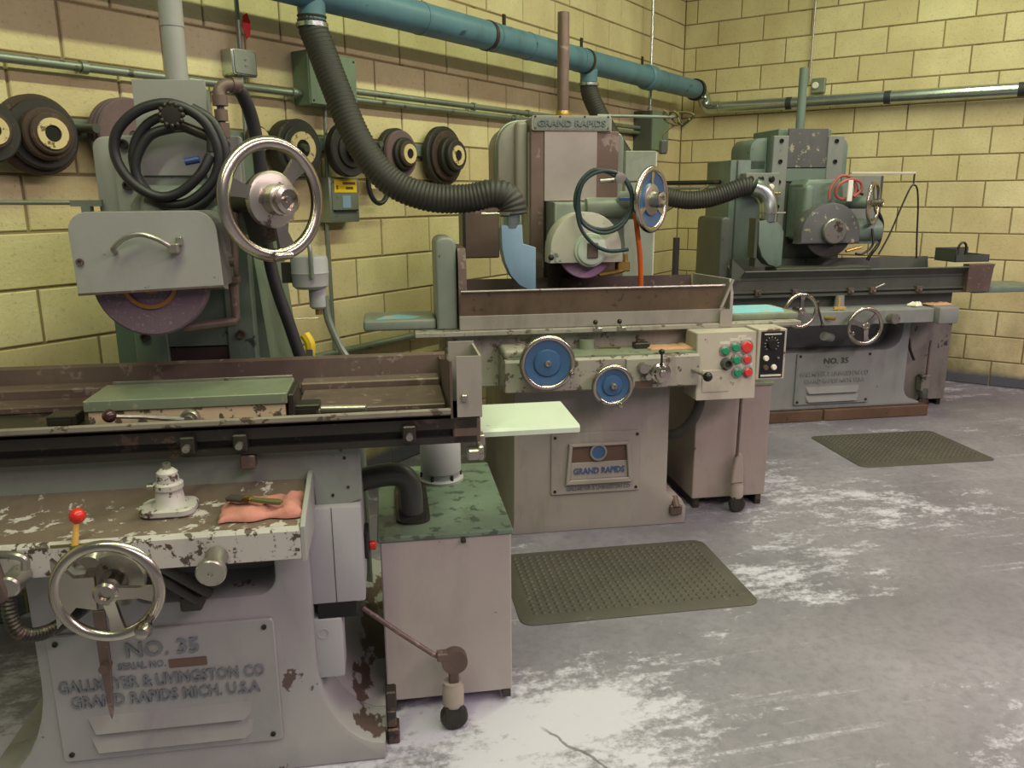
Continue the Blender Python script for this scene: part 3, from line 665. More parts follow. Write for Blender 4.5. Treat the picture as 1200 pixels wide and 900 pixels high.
B().prism(rrect(.055, .158, .275, .62, .04), 'z', .5825, .590).build('opening_rim', 'steeldark', ld)
B().prism(rrect(.065, .148, .285, .61, .035), 'z', .5895, .5905).build('opening_shade', 'void', ld)  # flat near-black sheet painted as the shade inside the lid hole; nothing is cut
B().box(.36, .385, .20, .79, .02, .045).box(.012, .035, .20, .79, .02, .045).build('skid', 'steeldark', T1)
B().box(.24, .255, .188, .20, .55, .565, .003).build('lid_clip', 'steeldark', T1)
mo = B().lathe([(0, 0), (.078, 0), (.078, .008), (.066, .014), (.064, .03), (.070, .034), (.070, .15), (.06, .165), (0, .17)], (.215, .66, .582), (0, 0, 1), 32).build('pump_motor', 'box_grey', T1)
for a in range(0, 360, 60): B().cyl((.215 + .066 * math.cos(R_(a)), .66 + .066 * math.sin(R_(a)), .588), (.215 + .066 * math.cos(R_(a)), .66 + .066 * math.sin(R_(a)), .61), .006, seg=8).build('motor_foot', 'steeldark', mo)
cj = caster_jack(T1, .200, .115, 1, 'tanktan', [(.185, .115, .218), (.14, .12, .245), (.05, .13, .315), (-.05, .15, .392)], True)
B().box(.155, .19, .10, .13, .225, .25, .003).build('lever_socket', 'rust', cj)
# drain elbow from the saddle into the tank
B().ctube([(-.06, .36, .70), (.0, .36, .712), (.055, .36, .715), (.088, .36, .70), (.102, .36, .665), (.104, .36, .60), (.104, .36, .50)], .036, 18).build('drain_elbow', 'm3dark', G1)

# ------------------------------------------------------------------ grinder 2 (beige-grey, blue handwheels)
G2 = thing('surface_grinder', 'beige grey surface grinder with blue dished handwheels, stainless column cover and push button panel', 'grinder', M2.o, -47, GRP)
out = [(-.02, 0), (.825, 0), (.825, .085), (.80, .125), (.745, .14), (.725, .17), (.722, .75), (-.004, .75), (-.012, .06)]
B().prism(out, 'y', 0, 1.05, .008, 2).build('base', 'm2', G2)
B().box(.74, .80, -.02, .03, .05, .10, .006).cyl((.77, -.02, .09), (.77, .02, .13), .018, seg=10).build('leveling_foot', 'rust', G2)
npl = B().prism(rrect(.162, .586, .188, .482, .010), 'y', -.010, .0005, .003).build('name_plate', 'm2', G2)
for x, z in ((.18, .465), (.568, .465), (.18, .206), (.568, .206)): B().bolt((x, -.010, z), (0, -1, 0), .007, .004).build('screw', 'steeldark', npl)
fr = [(.228, .240), (.545, .240), (.530, .436), (.243, .436)]
for a, b_, c_, d_ in (((.228, .24), (.545, .24), (.525, .262), (.248, .262)), ((.545, .24), (.530, .436), (.512, .422), (.525, .262)), ((.530, .436), (.243, .436), (.258, .422), (.512, .422)), ((.243, .436), (.228, .24), (.248, .262), (.258, .422))):
    B().prism([a, b_, c_, d_], 'y', -.032, -.009, .003).build('frame_bar', 'm2', npl)
B().box(.252, .520, -.016, -.009, .345, .422).build('grille_panel', 'tagbrown', npl)
B().box(.250, .524, -.018, -.009, .262, .343, .002).build('badge_strip', 'm2', npl)
bd = B().ring((.380, -.016, .392), (0, -1, 0), .040, .031, .014, 28).build('badge_ring', 'steel', npl)
B().lathe([(0, .008), (.031, .008), (.031, 0)], (.380, -.016, .392), (0, -1, 0), 28).build('badge', 'bluepaint', npl)
text('GRAND RAPIDS', .266, .508, .288, .318, -.018, .005, 'letterblue', npl)
text('GALLMEYER & LIVINGSTON CO', .235, .540, .206, .224, -.010, .003, 'letter', npl)
# apron
B().prism([(-.15, .722), (-.15, .850), (-.142, .860), (.07, .866), (.07, .70), (-.13, .712)], 'x', -.068, .80, .008, 2).build('apron', 'm2chip', G2)
B().box(-.055, .79, -.13, .065, .861, .8665).build('apron_top', 'm2green', G2)
B().box(-.30, .84, .06, .55, .70, .944, .006).build('saddle', 'm2chip', G2)
B().box(-.068, .05, -.12, .07, .86, .90, .015, 3).build('apron_shoulder', 'm2chip', G2)
handwheel(G2, (.100, -.225, .860), (0, -1, 0), .119, .0125, (), .014, .012, 'chrome', disc='bluepaint', handle=(335, .05, .013), back=.08)
handwheel(G2, (.382, -.225, .752), (0, -1, 0), .092, .0115, (), .014, .022, 'chrome', disc='bluepaint', handle=(287, .05, .013), back=.08)
dp = B().box(.460, .648, -.162, -.149, .720, .850, .002).build('dial_panel', 'm2chip', G2)
B().lathe([(.040, 0), (.040, .015), (.044, .016), (.044, .026), (.034, .03), (.032, .05), (.018, .052), (.016, .062), (0, .062)], (.608, -.162, .790), (0, -1, 0), 28).build('feed_dial', 'chrome', dp)
B().cyl((.605, -.20, .82), (.603, -.20, .875), .005, seg=8).ball((.603, -.20, .885), .013).build('dial_lever', 'black', dp)
B().lathe([(0, .03), (.022, .03), (.026, .02), (.026, 0)], (.533, -.162, .812), (0, -1, 0), 20).build('dial_knob', 'steel', dp)
B().cyl((.55, -.162, .775), (.55, -.20, .775), .014, seg=14).build('dial_knob', 'steel', dp)
B().box(.50, .58, -.1635, -.161, .722, .752).build('dial_label', 'tagbrown', dp)
lv = B().cyl((.765, -.15, .79), (.80, -.21, .775), .008, seg=10).build('table_lever', 'steel', G2)
B().ball((.806, -.222, .772), .021).build('ball_knob', 'black', lv)
for x in (.365, .475):
    l = B().cyl((x + .01, .0, .955), (x - .005, -.012, .985), .004, seg=8).box(x - .012, x + .03, -.004, .01, .947, .965, .003).build('dog_lever', 'steel', G2)
    B().ball((x - .007, -.014, .992), .011).build('ball_knob', 'black', l)
B().cyl((.33, .03, .866), (.33, .03, .91), .035, seg=20).build('lever_boss', 'm2green', G2)
# table and trough
B().box(-.435, 1.345, .0, .42, .944, .966, .003).build('table', 'm2chip', G2)
B().box(-.24, 1.005, .025, .42, .966, 1.03, .003).build('table_body', 'm2', G2)
t = B().sheet([(.06, 1.022), (.03, 1.026), (-.002, 1.135), (-.014, 1.14)], 'x', -.235, .955, -.004).build('trough_front', 'trough2', G2)
B().cyl((-.235, -.012, 1.141), (.955, -.012, 1.141), .005, seg=8).build('rolled_edge', 'steel', t)
B().sheet([(.40, 1.022), (.43, 1.026), (.452, 1.145)], 'x', -.235, .975, .004).build('trough_back', 'rustdark', G2)
B().prism([(.0, .966), (.0, 1.10), (.025, 1.165), (.03, 1.165), (.46, 1.15), (.46, .966)], 'x', .990, 1.003).box(.945, 1.003, -.002, .004, .950, 1.03).prism([(.94, 1.04), (.952, 1.04), (1.0, 1.165), (.990, 1.165)], 'y', -.010, .0).build('trough_end', 'm2', G2)
B().box(-.235, 1.0, .06, .42, 1.022, 1.030).build('trough_floor', 'rustdark', G2)
B().box(.0, .60, .13, .30, 1.03, 1.085, .003).build('magnetic_chuck', 'steeldark', G2)
B().prism(rrect(-.335, -.245, .966, 1.368, .035, 5, (0, 0, 1, 1)), 'y', .06, .33, .012, 3).build('end_guard', 'greengrey', G2)
B().prism([(.03, .966), (.03, 1.25), (.06, 1.32), (.40, 1.32), (.40, .966)], 'x', -.240, -.205).build('end_guard_plate', 'rust', G2)
c_ = B().box(-.655, -.338, .08, .34, .966, 1.015, .012, 3).build('end_cover', 'greengrey', G2)
B().prism([(-.60, .10), (-.44, .11), (-.40, .16), (-.50, .24), (-.56, .20)], 'z', 1.0145, 1.0158).build('paint_patch', 'blueflake', c_)
c_ = B().box(1.004, 1.36, .06, .34, .966, .998, .008, 2).build('end_cover', 'm2green', G2)
B().prism([(1.015, .075), (1.30, .08), (1.345, .20), (1.33, .33), (1.01, .33)], 'z', .9975, .9990).build('paint_patch', 'blueflake', c_)
# push-button panel
pb = B().prism([(-.135, .645), (-.118, .945), (.02, .945), (.02, .645)], 'x', .792, 1.072, .004).build('button_panel', 'panel_beige', G2)
def py(z): return -.135 + (z - .645) / .30 * .017
for (x, z, mt, r) in ((.920, .865, 'greenbtn', .018), (.968, .878, 'greenbtn', .018), (1.020, .878, 'redbtn', .026), (.974, .822, 'greenbtn', .018), (1.024, .822, 'redbtn', .018), (.982, .764, 'greenbtn', .018), (1.030, .764, 'redbtn', .018)):
    k = B().lathe([(r + .007, 0), (r + .007, .006), (r, .008), (r, .004)], (x, py(z), z), (0, -1, 0), 22).build('button_bezel', 'steel', pb)
    B().lathe([(r, 0), (r, .014), (r * .8, .018), (0, .018)], (x, py(z), z), (0, -1, 0), 20).build('push_button', mt, k)
    B().box(x - .024, x + .024, py(z + .034) - .001, py(z + .034) + .002, z + .028, z + .040).build('button_label', 'label_white', pb)
k = B().lathe([(.026, 0), (.026, .008), (.022, .03), (.016, .03), (.014, .01), (0, .01)], (.928, py(.808), .808), (0, -1, 0), 20).build('selector_switch', 'm3dark', pb)
d_ = B().box(.818, .945, py(.73) - .006, py(.73) + .004, .680, .780, .002).build('access_door', 'panel_beige', pb)
B().cyl((.905, py(.74) - .006, .745), (.905, py(.74) - .010, .745), .005, seg=10).build('door_screw', 'steel', d_)
B().box(.98, 1.02, py(.925) - .001, py(.925) + .002, .919, .930).build('button_label', 'label_white', pb)
du = B().box(1.072, 1.208, -.13, .02, .725, .955, .003).build('demagnetizer_unit', 'panel_beige', G2)
fp = B().box(1.086, 1.196, -.1345, -.129, .735, .945, .001).build('face_plate', 'black', du)
B().lathe([(0, .014), (.020, .014), (.024, 0)], (1.136, -.1345, .888), (0, -1, 0), 22).build('dial', 'void', fp)
for i in range(11):
    a = R_(225 - 27 * i); B().box(-.001, .001, -.0008, .0002, .028, .035).build('dial_mark', 'label_white', fp).matrix_local = Matrix.Translation((1.136, -.1345, .888)) @ Matrix.Rotation(a - math.pi / 2, 4, (0, -1, 0))
for x, z, mt in ((1.112, .825, 'whitebtn'), (1.152, .783, 'whitebtn'), (1.112, .783, 'tagbrown')): B().lathe([(0, .012), (.010, .012), (.013, .006), (.013, 0)], (x, -.1345, z), (0, -1, 0), 16).build('knob', mt, fp)
B().cyl((1.165, -.1345, .825), (1.165, -.15, .828), .005, seg=8).build('toggle', 'steel', fp)
B().box(1.092, 1.190, -.1352, -.1340, .741, .750).build('legend_strip', 'label_white', fp)
B().box(1.10, 1.18, -.1352, -.1340, .930, .936).build('legend_strip', 'label_white', fp)
B().ctube([(.86, -.02, .65), (.855, -.02, .58), (.825, .0, .50), (.77, .04, .44), (.70, .10, .42)], .024, 14).build('cable_conduit', 'hose_black', G2)
# column
B().box(.155, .605, .53, 1.05, .70, 1.835).box(.17, .56, .50, .9, 1.83, 1.905, .006).build('column', 'm2', G2)
sh = [(.02, 1.57), (.155, 1.57), (.155, 1.895)] + arc(.14, 1.775, .12, 90, 180, 8)
B().prism(sh, 'y', .62, 1.0, .01, 2).box(.10, .158, .56, .66, 1.48, 1.89, .02, 3).build('column_shoulder', 'm2', G2)
B().prism([(.605, 1.48), (.645, 1.48), (.645, 1.80)] + arc(.605, 1.80, .04, 0, 90, 5), 'y', .58, 1.0, .006).build('column_shoulder', 'greengrey', G2)
B().box(.160, .226, .495, .53, .96, 1.838, .003).build('slideway', 'way', G2)
B().box(.486, .598, .505, .53, .96, 1.838, .003).build('slideway', 'way', G2)
B().box(.226, .486, .490, .515, 1.512, 1.838, .002).build('slide_cover', 'stainless', G2)
B().box(.226, .486, .512, .53, .96, 1.512).build('way_cover', 'steeldark', G2)
nb = B().prism(rrect(.162, .552, 1.838, 1.908, .012), 'y', .482, .50, .003).build('nameboard', 'm2', G2)
B().prism(rrect(.172, .542, 1.846, 1.900, .012), 'y', .480, .4825, .001).build('sign_panel', 'greengrey', nb)
text('GRAND RAPIDS', .190, .524, 1.858, 1.888, .480, .006, 'letter', nb, bold=.03)
for x, z in ((.18, 1.902), (.18, 1.850), (.30, 1.902), (.42, 1.902), (.535, 1.902), (.535, 1.850)): B().bolt((x, .482, z), (0, -1, 0), .005, .003).build('screw', 'steeldark', nb)
po = B().lathe([(.028, 0), (.028, .47), (0, .47)], (.328, .55, 1.905), (0, 0, 1), 22).build('screw_cover', 'way', G2)
B().lathe([(.045, 0), (.045, .012), (.034, .016), (.032, .03), (.028, .03)], (.328, .55, 1.905), (0, 0, 1), 22).build('collar', 'brass', po)
B().ctube([(.20, .72, 1.902), (.11, .72, 1.895), (.055, .72, 1.862), (.026, .72, 1.80), (.020, .72, 1.72), (.020, .72, 1.60)], .009, 10).build('conduit_loop', 'conduit', G2)
mb = B().box(-.155, .02, .60, .82, 1.235, 1.505, .006).build('motor_box', 'way', G2)
B().box(-.165, -.15, .59, .80, 1.23, 1.48).build('box_side', 'steeldark', mb)
# spindle head, guard and wheel
B().prism([(.235, 1.24), (.235, 1.508), (.50, 1.508), (.56, 1.48), (.585, 1.30), (.56, 1.24)], 'y', .30, .50, .015, 3).build('spindle_head', 'greengrey', G2)
B().lathe([(0, 0), (.042, 0), (.046, .01), (.046, .20), (.056, .21), (.056, .33), (0, .33)], (.385, .30, 1.482), (1, 0, 0), 28).build('gear_housing', 'greengrey', G2)
gp = [(.190, 1.238), (.530, 1.238), (.530, 1.29)] + arc(.357, 1.30, .166, 0, 180, 18)
wg = B().prism(gp, 'y', .165, .30, .006, 2).build('wheel_guard', 'guard2', G2)
B().lathe([(.078, 0), (.074, .015), (.066, .018), (.064, .03), (.058, .034), (0, .036)], (.375, .165, 1.295), (0, -1, 0), 30).build('hub_cover', 'shelf', wg)
B().box(.352, .402, .120, .135, 1.262, 1.330, .003).build('hub_plate', 'rust', wg)
B().ball((.195, .17, 1.265), .014, 10).build('guard_knob', 'steeldark', wg)
gw = B().lathe([(.03, -.02), (.118, -.02), (.122, -.016), (.122, .016), (.118, .02), (.03, .02)], (.365, .225, 1.285), (0, -1, 0), 48).build('grinding_wheel', 'wheel_lilac', G2)
B().box(.235, .30, .44, .50, 1.10, 1.24).build('head_tail', 'steeldark', G2)
nz = B().ctube([(.565, .24, 1.27), (.565, .235, 1.215), (.545, .22, 1.195), (.43, .21, 1.178)], .011, 10).build('coolant_nozzle', 'brass', G2)
B().box(.52, .58, .21, .26, 1.19, 1.235, .004).build('nozzle_block', 'brass', nz)
c = V(.660, .17, 1.517)
handwheel(G2, c, n45, .150, .015, ((90, .8), (210, .8), (330, .8)), .036, .055, 'chrome', disc='bluepaint', back=.12, flange=.070)
B().cyl(c - n45 * .16, c - n45 * .03, .04, seg=18).build('handwheel_shaft', 'greengrey', G2)
B().tube([(.60, .32, 1.60), (.66, .30, 1.60), (.68, .30, 1.56)], .004, 8).build('index_bracket', 'steeldark', G2)
co = [(.50, .20, 1.612), (.46, .20, 1.636), (.39, .195, 1.645), (.33, .19, 1.59), (.310, .19, 1.51), (.335, .19, 1.44), (.40, .19, 1.395), (.48, .19, 1.395), (.545, .19, 1.44), (.572, .19, 1.51), (.555, .19, 1.585), (.50, .19, 1.632),
      (.42, .18, 1.640), (.35, .18, 1.60), (.325, .18, 1.52), (.345, .18, 1.42), (.43, .18, 1.375), (.51, .18, 1.395), (.56, .18, 1.46), (.565, .18, 1.54), (.53, .18, 1.61)]
co = [(x - .021, .105 + (y - .18) * .5, z) for x, y, z in co]
hc = B().ctube(co, .0085, 10, 8).build('coiled_hose', 'hose_teal', G2)
B().ctube([(.305, .10, 1.56), (.297, .10, 1.47), (.318, .10, 1.39), (.375, .10, 1.325), (.45, .11, 1.293), (.54, .12, 1.298)], .0085, 10).build('hose_tail', 'hose_teal', G2)
B().cyl((.40, .11, 1.598), (.48, .11, 1.605), .011, seg=12).lathe([(0, 0), (.024, 0), (.024, .012), (0, .014)], (.488, .10, 1.612), (0, -1, 0), 10).build('hose_valve', 'steel', G2)
B().box(.485, .535, .092, .10, 1.515, 1.528, .002).build('hose_tag', 'bluetag', hc)
B().ctube([(.60, .22, 1.46), (.612, .22, 1.38), (.628, .22, 1.27), (.640, .23, 1.15), (.645, .25, 1.04)], .012, 12).build('orange_cable', 'orange', G2)
# dust-collection nozzle
nzp = [(-.035, 1.412), (.060, 1.412), (.064, 1.33), (.122, 1.312), (.122, 1.12), (.085, 1.125)] + [(.045, 1.145), (.005, 1.19), (-.02, 1.25), (-.032, 1.31)]
dn = B().prism(nzp, 'y', .15, .255, .006, 2).build('dust_nozzle', 'nozzle_blue', G2)
B().cyl((.015, .2, 1.40), (.015, .2, 1.455), .054, seg=24).build('nozzle_collar', 'galv', dn)
B().ring((.015, .2, 1.455), (0, 0, 1), .072, .055, .014, 28).cyl((-.11, .17, 1.462), (.07, .15, 1.464), .006, seg=8).cyl((-.12, .17, 1.462), (-.10, .17, 1.462), .010, seg=8).build('hose_clamp', 'steel', dn)
# overhead arm with tangled pendant cord
ar = B().tube([(.50, .55, 1.915), (.89, .55, 1.911)], .008, 10).build('overhead_arm', 'conduit', G2)
cd = [(.84 + .012 * i + .03 * math.cos(i * 2.1), .55 + .03 * math.sin(i * 3.3), 1.905 + .034 * math.sin(i * 1.7)) for i in range(12)]
B().ctube(cd, .006, 8).build('pendant_cord', 'olive', ar)
B().ctube([(.90, .55, 1.88), (.86, .55, 1.85), (.838, .55, 1.83), (.838, .55, 1.80)], .005, 8).build('pendant_cord', 'olive', ar)
B().box(.820, .858, .535, .565, 1.735, 1.802, .006).build('pendant_plug', 'm3dark', ar)
ec = B().box(.752, .925, .90, 1.05, .95, 1.770, .004).build('electrical_cabinet', 'cab_grey', G2)
B().box(.925, .932, .905, 1.05, .95, 1.765).build('cabinet_edge', 'label_white', ec)
B().box(.60, .76, .92, 1.02, 1.2, 1.5).build('cabinet_arm', 'm2', G2)
B().box(.95, .972, .62, .66, .80, 1.32).build('rear_post', 'steeldark', G2)

def place(o, M, x, y, z, yaw=0): o.location = M.w(x, y, z); o.rotation_euler = (0, 0, R_(M.deg + yaw)); return o
cloth('shop_rag', 'ragtan', .20, .11, .016, M2.w(.70, -.02, .867), -50, 11, 'tan shop rag on the green apron by the push button panel')
o = place(B().box(-.035, .035, -.025, .025, 0, .026, .004).cyl((-.02, 0, .02), (-.02, 0, .055), .004, seg=8).build('gauge_block', 'steeldark'), M2, .575, .0, .8665)
tag(o, 'small dark steel gauge block beside the tan rag', 'tool')
sc = thing('scraper', 'thin scraper with worn handle lying on the green apron top', 'tool', M2.w(.40, .02, .8665), -52)
B().box(-.02, .085, -.006, .006, 0, .010, .003).build('handle', 'olive', sc); B().box(-.10, -.015, -.007, .007, .002, .005).build('blade', 'steel', sc)

T2 = thing('coolant_tank', 'tan coolant tank with tall jack lever under the push button panel', 'tank', M2.o, -47, 'coolant tanks beside the grinders')
B().box(.917, 1.302, .157, .78, .055, .625, .004).build('tank_body', 'tanktan', T2)
B().box(.908, 1.312, .150, .79, .625, .642, .004).build('tank_lid', 'm2green', T2)
B().box(.93, .96, .17, .77, 0, .055).build('skid', 'steeldark', T2); B().box(1.26, 1.29, .17, .77, 0, .055).build('skid', 'steeldark', T2)
cj = caster_jack(T2, 1.125, .10, 1, 'tanktan', [(1.115, .10, .22), (1.112, .09, .40), (1.110, .08, .62)], False)
B().prism([(1.09, .15), (1.15, .15), (1.15, .22), (1.135, .30), (1.12, .31), (1.105, .28), (1.095, .22)], 'y', .085, .12, .006).build('jack_body', 'tanktan', cj)

# ------------------------------------------------------------------ grinder 3 (dark green-grey, by the corner)
G3 = thing('surface_grinder', 'dark green grey surface grinder on timber with round chipped wheel guard and two plain handwheels', 'grinder', M3.o, -47, GRP)
out = [(x, z + .082) for x, z in flared(-.15, 1.145, -.06, 1.02, .64, .13, .02)]
B().prism(notch(out, -.02, .965, .485, .722, .12), 'y', .03, .22, .008, 2).prism([(-.15, .082), (1.145, .082), (1.145, .10), (1.02, .2), (1.02, .722), (-.06, .722), (-.06, .2), (-.15, .1)], 'y', .215, 1.05).build('base', 'm3base', G3)
npl = B().prism(rrect(.188, .745, .118, .482, .010), 'y', .016, .031, .003).build('name_plate', 'm3base', G3)
for x, z in ((.21, .462), (.722, .462), (.21, .14), (.722, .14)): B().bolt((x, .016, z), (0, -1, 0), .009, .004).build('screw', 'steeldark', npl)
text('NO. 35', .385, .565, .405, .445, .016, .005, 'm3dark', npl)
text('GALLMEYER & LIVINGSTON CO', .215, .722, .320, .352, .016, .005, 'm3base', npl)
text('GRAND RAPIDS MICH. U.S.A', .250, .70, .270, .300, .016, .005, 'm3base', npl)
for z in (.200, .140): louver(.265, .665, z, z + .046, .016, 'm3base', npl)
B().prism([(-.15, .70), (-.15, .785), (-.14, .79), (.10, .795), (.10, .68)], 'x', -.20, 1.055, .006).build('apron', 'm3base', G3)
B().box(1.06, 1.205, -.19, .06, .69, .80, .01, 2).build('apron_end', 'm3base', G3)
B().box(-.33, 1.335, .06, .55, .68, .872, .006).build('saddle', 'm3dark', G3)
handwheel(G3, (.055, -.22, .812), (0, -1, 0), .116, .0125, ((85, 1.), (205, 1.), (325, 1.)), .022, .014, 'chrome', handle=(75, .05, .012), back=.09)
handwheel(G3, (.512, -.22, .698), (0, -1, 0), .127, .0135, ((40, 1.3), (160, 1.3), (280, 1.3)), .026, .014, 'chrome', handle=(200, .05, .013), back=.09)
B().lathe([(0, .06), (.03, .06), (.034, .05), (.034, 0)], (.735, -.15, .735), (0, -1, 0), 22).build('push_knob', 'steel', G3)
B().cyl((.20, -.16, .84), (.235, -.18, .71), .007, seg=8).ball((.198, -.16, .853), .017).ball((.236, -.18, .705), .014).build('table_lever', 'steeldark', G3)
B().cyl((.27, -.15, .75), (.31, -.20, .75), .012, seg=10).build('lever_pin', 'brass', G3)
B().cyl((.375, -.12, .79), (.372, -.125, .875), .007, seg=8).box(.34, .42, -.13, -.11, .80, .815).build('start_lever', 'wood_yellow', G3)
B().cyl((.45, .0, .79), (.45, .0, .875), .035, .028, seg=18).build('lever_post', 'm3base', G3)
B().cyl((.30, -.10, .62), (.38, -.05, .60), .03, seg=12).build('feed_link', 'greengrey', G3)
B().prism([(.0, .872), (.0, .888), (.02, .888), (.02, .902), (.0, .902), (.0, .91), (.015, .915), (.015, .985), (.43, .985), (.43, .872)], 'x', -.33, 1.40).build('table', 'm3dark', G3)
for x in (-.14, .12, .52, .68, 1.02):
    d = B().box(x - .02, x + .02, -.02, .02, .885, .925, .003).build('trip_dog', 'rust', G3)
    B().cyl((x, -.02, .905), (x, -.035, .905), .009, seg=8).build('clamp_screw', 'steel', d)
B().cyl((.69, -.02, .92), (.75, -.03, .95), .006, seg=8).build('dog_lever', 'steel', G3)
B().sheet([(.06, .975), (.015, .98), (.015, 1.0), (-.03, 1.045)], 'x', -.25, 1.36, -.005).cyl((-.25, -.03, 1.046), (1.36, -.03, 1.046), .006, seg=8).build('trough_front', 'm3dark', G3)
B().sheet([(.40, .985), (.44, .99), (.46, 1.085)], 'x', -.30, 1.40, .005).build('trough_back', 'm3dark', G3)
B().prism([(-.33, .975), (-.25, 1.046), (-.255, 1.055), (-.34, 1.13), (-.34, .975)], 'y', -.03, .01).prism([(-.03, 1.04), (.0, .98), (.46, .98), (.46, 1.12), (.1, 1.13)], 'x', -.342, -.336).build('trough_end', 'm3dark', G3)
B().prism([(1.36, .875), (1.535, .875), (1.55, 1.04), (1.56, 1.065), (1.36, 1.065)], 'y', -.035, .03, .004).build('table_end', 'rust', G3)
B().prism(rrect(-.405, -.335, .90, 1.395, .03, 4, (0, 0, 1, 1)), 'y', .03, .43, .012, 3).build('end_guard', 'm3dark', G3)
B().box(.05, .75, .13, .30, .985, 1.05, .003).build('magnetic_chuck', 'm3dark', G3)
B().box(1.45, 2.05, .0, .36, .862, .90, .006, 2).build('end_shelf', 'm3', G3)
# column
B().box(.17, .705, .57, 1.15, .70, 1.93).box(.235, .64, .60, 1.0, 1.93, 1.985, .004).build('column', 'm3', G3)
for x0, x1 in ((.172, .285), (.585, .705)):
    wv = B().box(x0, x1, .535, .57, .98, 1.935, .004).build('slideway', 'm3base', G3)
    for z in (1.90, 1.76, 1.62, 1.45, 1.30, 1.16): B().lathe([(0, .002), (.009, .002), (.010, .009), (.015, .009), (.015, 0)], ((x0 + x1) / 2, .535, z), (0, -1, 0), 10).build('bolt', 'void', wv)
B().box(.285, .585, .545, .56, 1.72, 1.985, .002).build('slide_cover', 'guard3', G3)
B().box(.285, .585, .54, .56, 1.625, 1.712, .002).build('slide_plate', 'm3', G3)
B().box(.285, .585, .555, .57, .98, 1.62).build('way_cover', 'm3dark', G3)
B().prism([(.04, 1.70), (.17, 1.70), (.17, 1.925)] + arc(.12, 1.845, .08, 90, 180, 6), 'y', .62, .95, .012, 2).build('column_shoulder', 'm3', G3)
B().prism([(.705, 1.0), (.775, 1.0), (.775, 1.87)] + arc(.715, 1.87, .06, 0, 90, 5), 'y', .60, 1.0, .008, 2).build('column_shoulder', 'm3', G3)
sc_ = B().box(-.10, .17, .62, 1.05, 1.0, 1.775, .008, 2).build('side_cabinet', 'm3', G3)
B().box(-.055, -.045, .615, .63, 1.02, 1.77).build('cabinet_seam', 'm3dark', sc_)
bp = B().box(-.035, .215, .50, .60, 1.548, 1.682, .004).build('button_panel', 'm3base', G3)
for x, z, mt in ((.0, 1.640, 'void'), (.075, 1.640, 'black'), (.155, 1.640, 'black'), (.0, 1.585, 'steel'), (.075, 1.585, 'redbtn'), (.155, 1.585, 'whitebtn')):
    B().lathe([(0, .014), (.014, .014), (.022, .008), (.022, 0)], (x, .50, z), (0, -1, 0), 16).build('push_button', mt, bp)
B().box(.10, .22, .47, .52, 1.535, 1.548, .003).build('panel_ledge', 'brass', bp)
B().lathe([(.030, 0), (.030, .42), (0, .43)], (.420, .65, 1.98), (0, 0, 1), 20).build('screw_cover', 'm3', G3)
B().prism([(.30, 1.24), (.30, 1.60), (.33, 1.635), (.56, 1.635), (.60, 1.58), (.62, 1.24)], 'y', .30, .54, .03, 4).build('spindle_head', 'm3', G3)
B().box(.296, .372, .275, .50, 1.22, 1.60, .034, 5).build('head_rib', 'm3', G3)
gp = [(.235, 1.205), (.675, 1.205)] + arc(.455, 1.26, .218, -10, 190, 20)
wg = B().prism(gp, 'y', .18, .30, .012, 2).build('wheel_guard', 'guard3', G3)
B().lathe([(.085, 0), (.085, .03), (.078, .038), (0, .04)], (.462, .18, 1.29), (0, -1, 0), 28).build('hub_cover', 'steel', wg)
B().lathe([(.03, -.025), (.175, -.025), (.18, -.02), (.18, .02), (.175, .025), (.03, .025)], (.455, .235, 1.29), (0, -1, 0), 44).build('grinding_wheel', 'wheel_black', G3)
B().lathe([(0, 0), (.075, 0), (.082, .01), (.082, .22), (.07, .235), (0, .24)], (.64, .30, 1.285), (1, 0, 0), 28).box(.66, .86, .26, .36, 1.195, 1.29).build('spindle_motor', 'm3', G3)
c = V(.745, .18, 1.475)
handwheel(G3, c, n45, .150, .014, ((90, 1.), (210, 1.), (330, 1.)), .028, .06, 'chrome', back=.12, spw=.013)
B().cyl(c - n45 * .22, c - n45 * .03, .04, seg=16).build('handwheel_shaft', 'm3', G3)
rb = B().box(.725, 1.05, .56, .72, 1.34, 1.665, .005).build('relay_box', 'm3base', G3)
B().box(1.035, 1.0501, .555, .5605, 1.345, 1.66).build('box_edge', 'm3dark', rb)
ar = B().box(.60, 1.08, .24, .255, 1.664, 1.680).box(.60, 1.08, .236, .24, 1.668, 1.677).build('overhead_arm', 'label_white', G3)
B().cyl((1.075, .245, 1.672), (1.075, .245, 1.60), .006, seg=8).build('arm_drop', 'steeldark', ar)
B().ctube([(.86, .24, 1.12), (.93, .24, 1.26), (1.0, .24, 1.45), (1.05, .24, 1.57), (1.078, .24, 1.592), (1.105, .24, 1.56), (1.125, .24, 1.44), (1.14, .24, 1.25), (1.155, .24, 1.09)], .006, 8).build('hanging_wire', 'black', ar)
rh = [(.44, .22, 1.50), (.445, .22, 1.57), (.50, .22, 1.645), (.57, .22, 1.65), (.62, .22, 1.60), (.63, .22, 1.545), (.58, .22, 1.505), (.52, .22, 1.505), (.48, .21, 1.54), (.50, .20, 1.60), (.58, .20, 1.63), (.65, .20, 1.61), (.66, .2, 1.56), (.61, .2, 1.515)]
B().ctube(rh, .010, 8).build('coiled_hose', 'redhose', G3)
B().box(.555, .590, .185, .20, 1.485, 1.625, .003).build('paper_tag', 'white', G3)
B().ctube([(.60, .25, 1.65), (.64, .24, 1.60), (.66, .24, 1.55), (.70, .24, 1.53)], .009, 8).build('black_cable', 'black', G3)
B().ctube([(.86, .30, 1.42), (.90, .29, 1.33), (.88, .28, 1.20), (.82, .27, 1.12), (.80, .27, 1.08)], .012, 8).build('black_cable', 'black', G3)
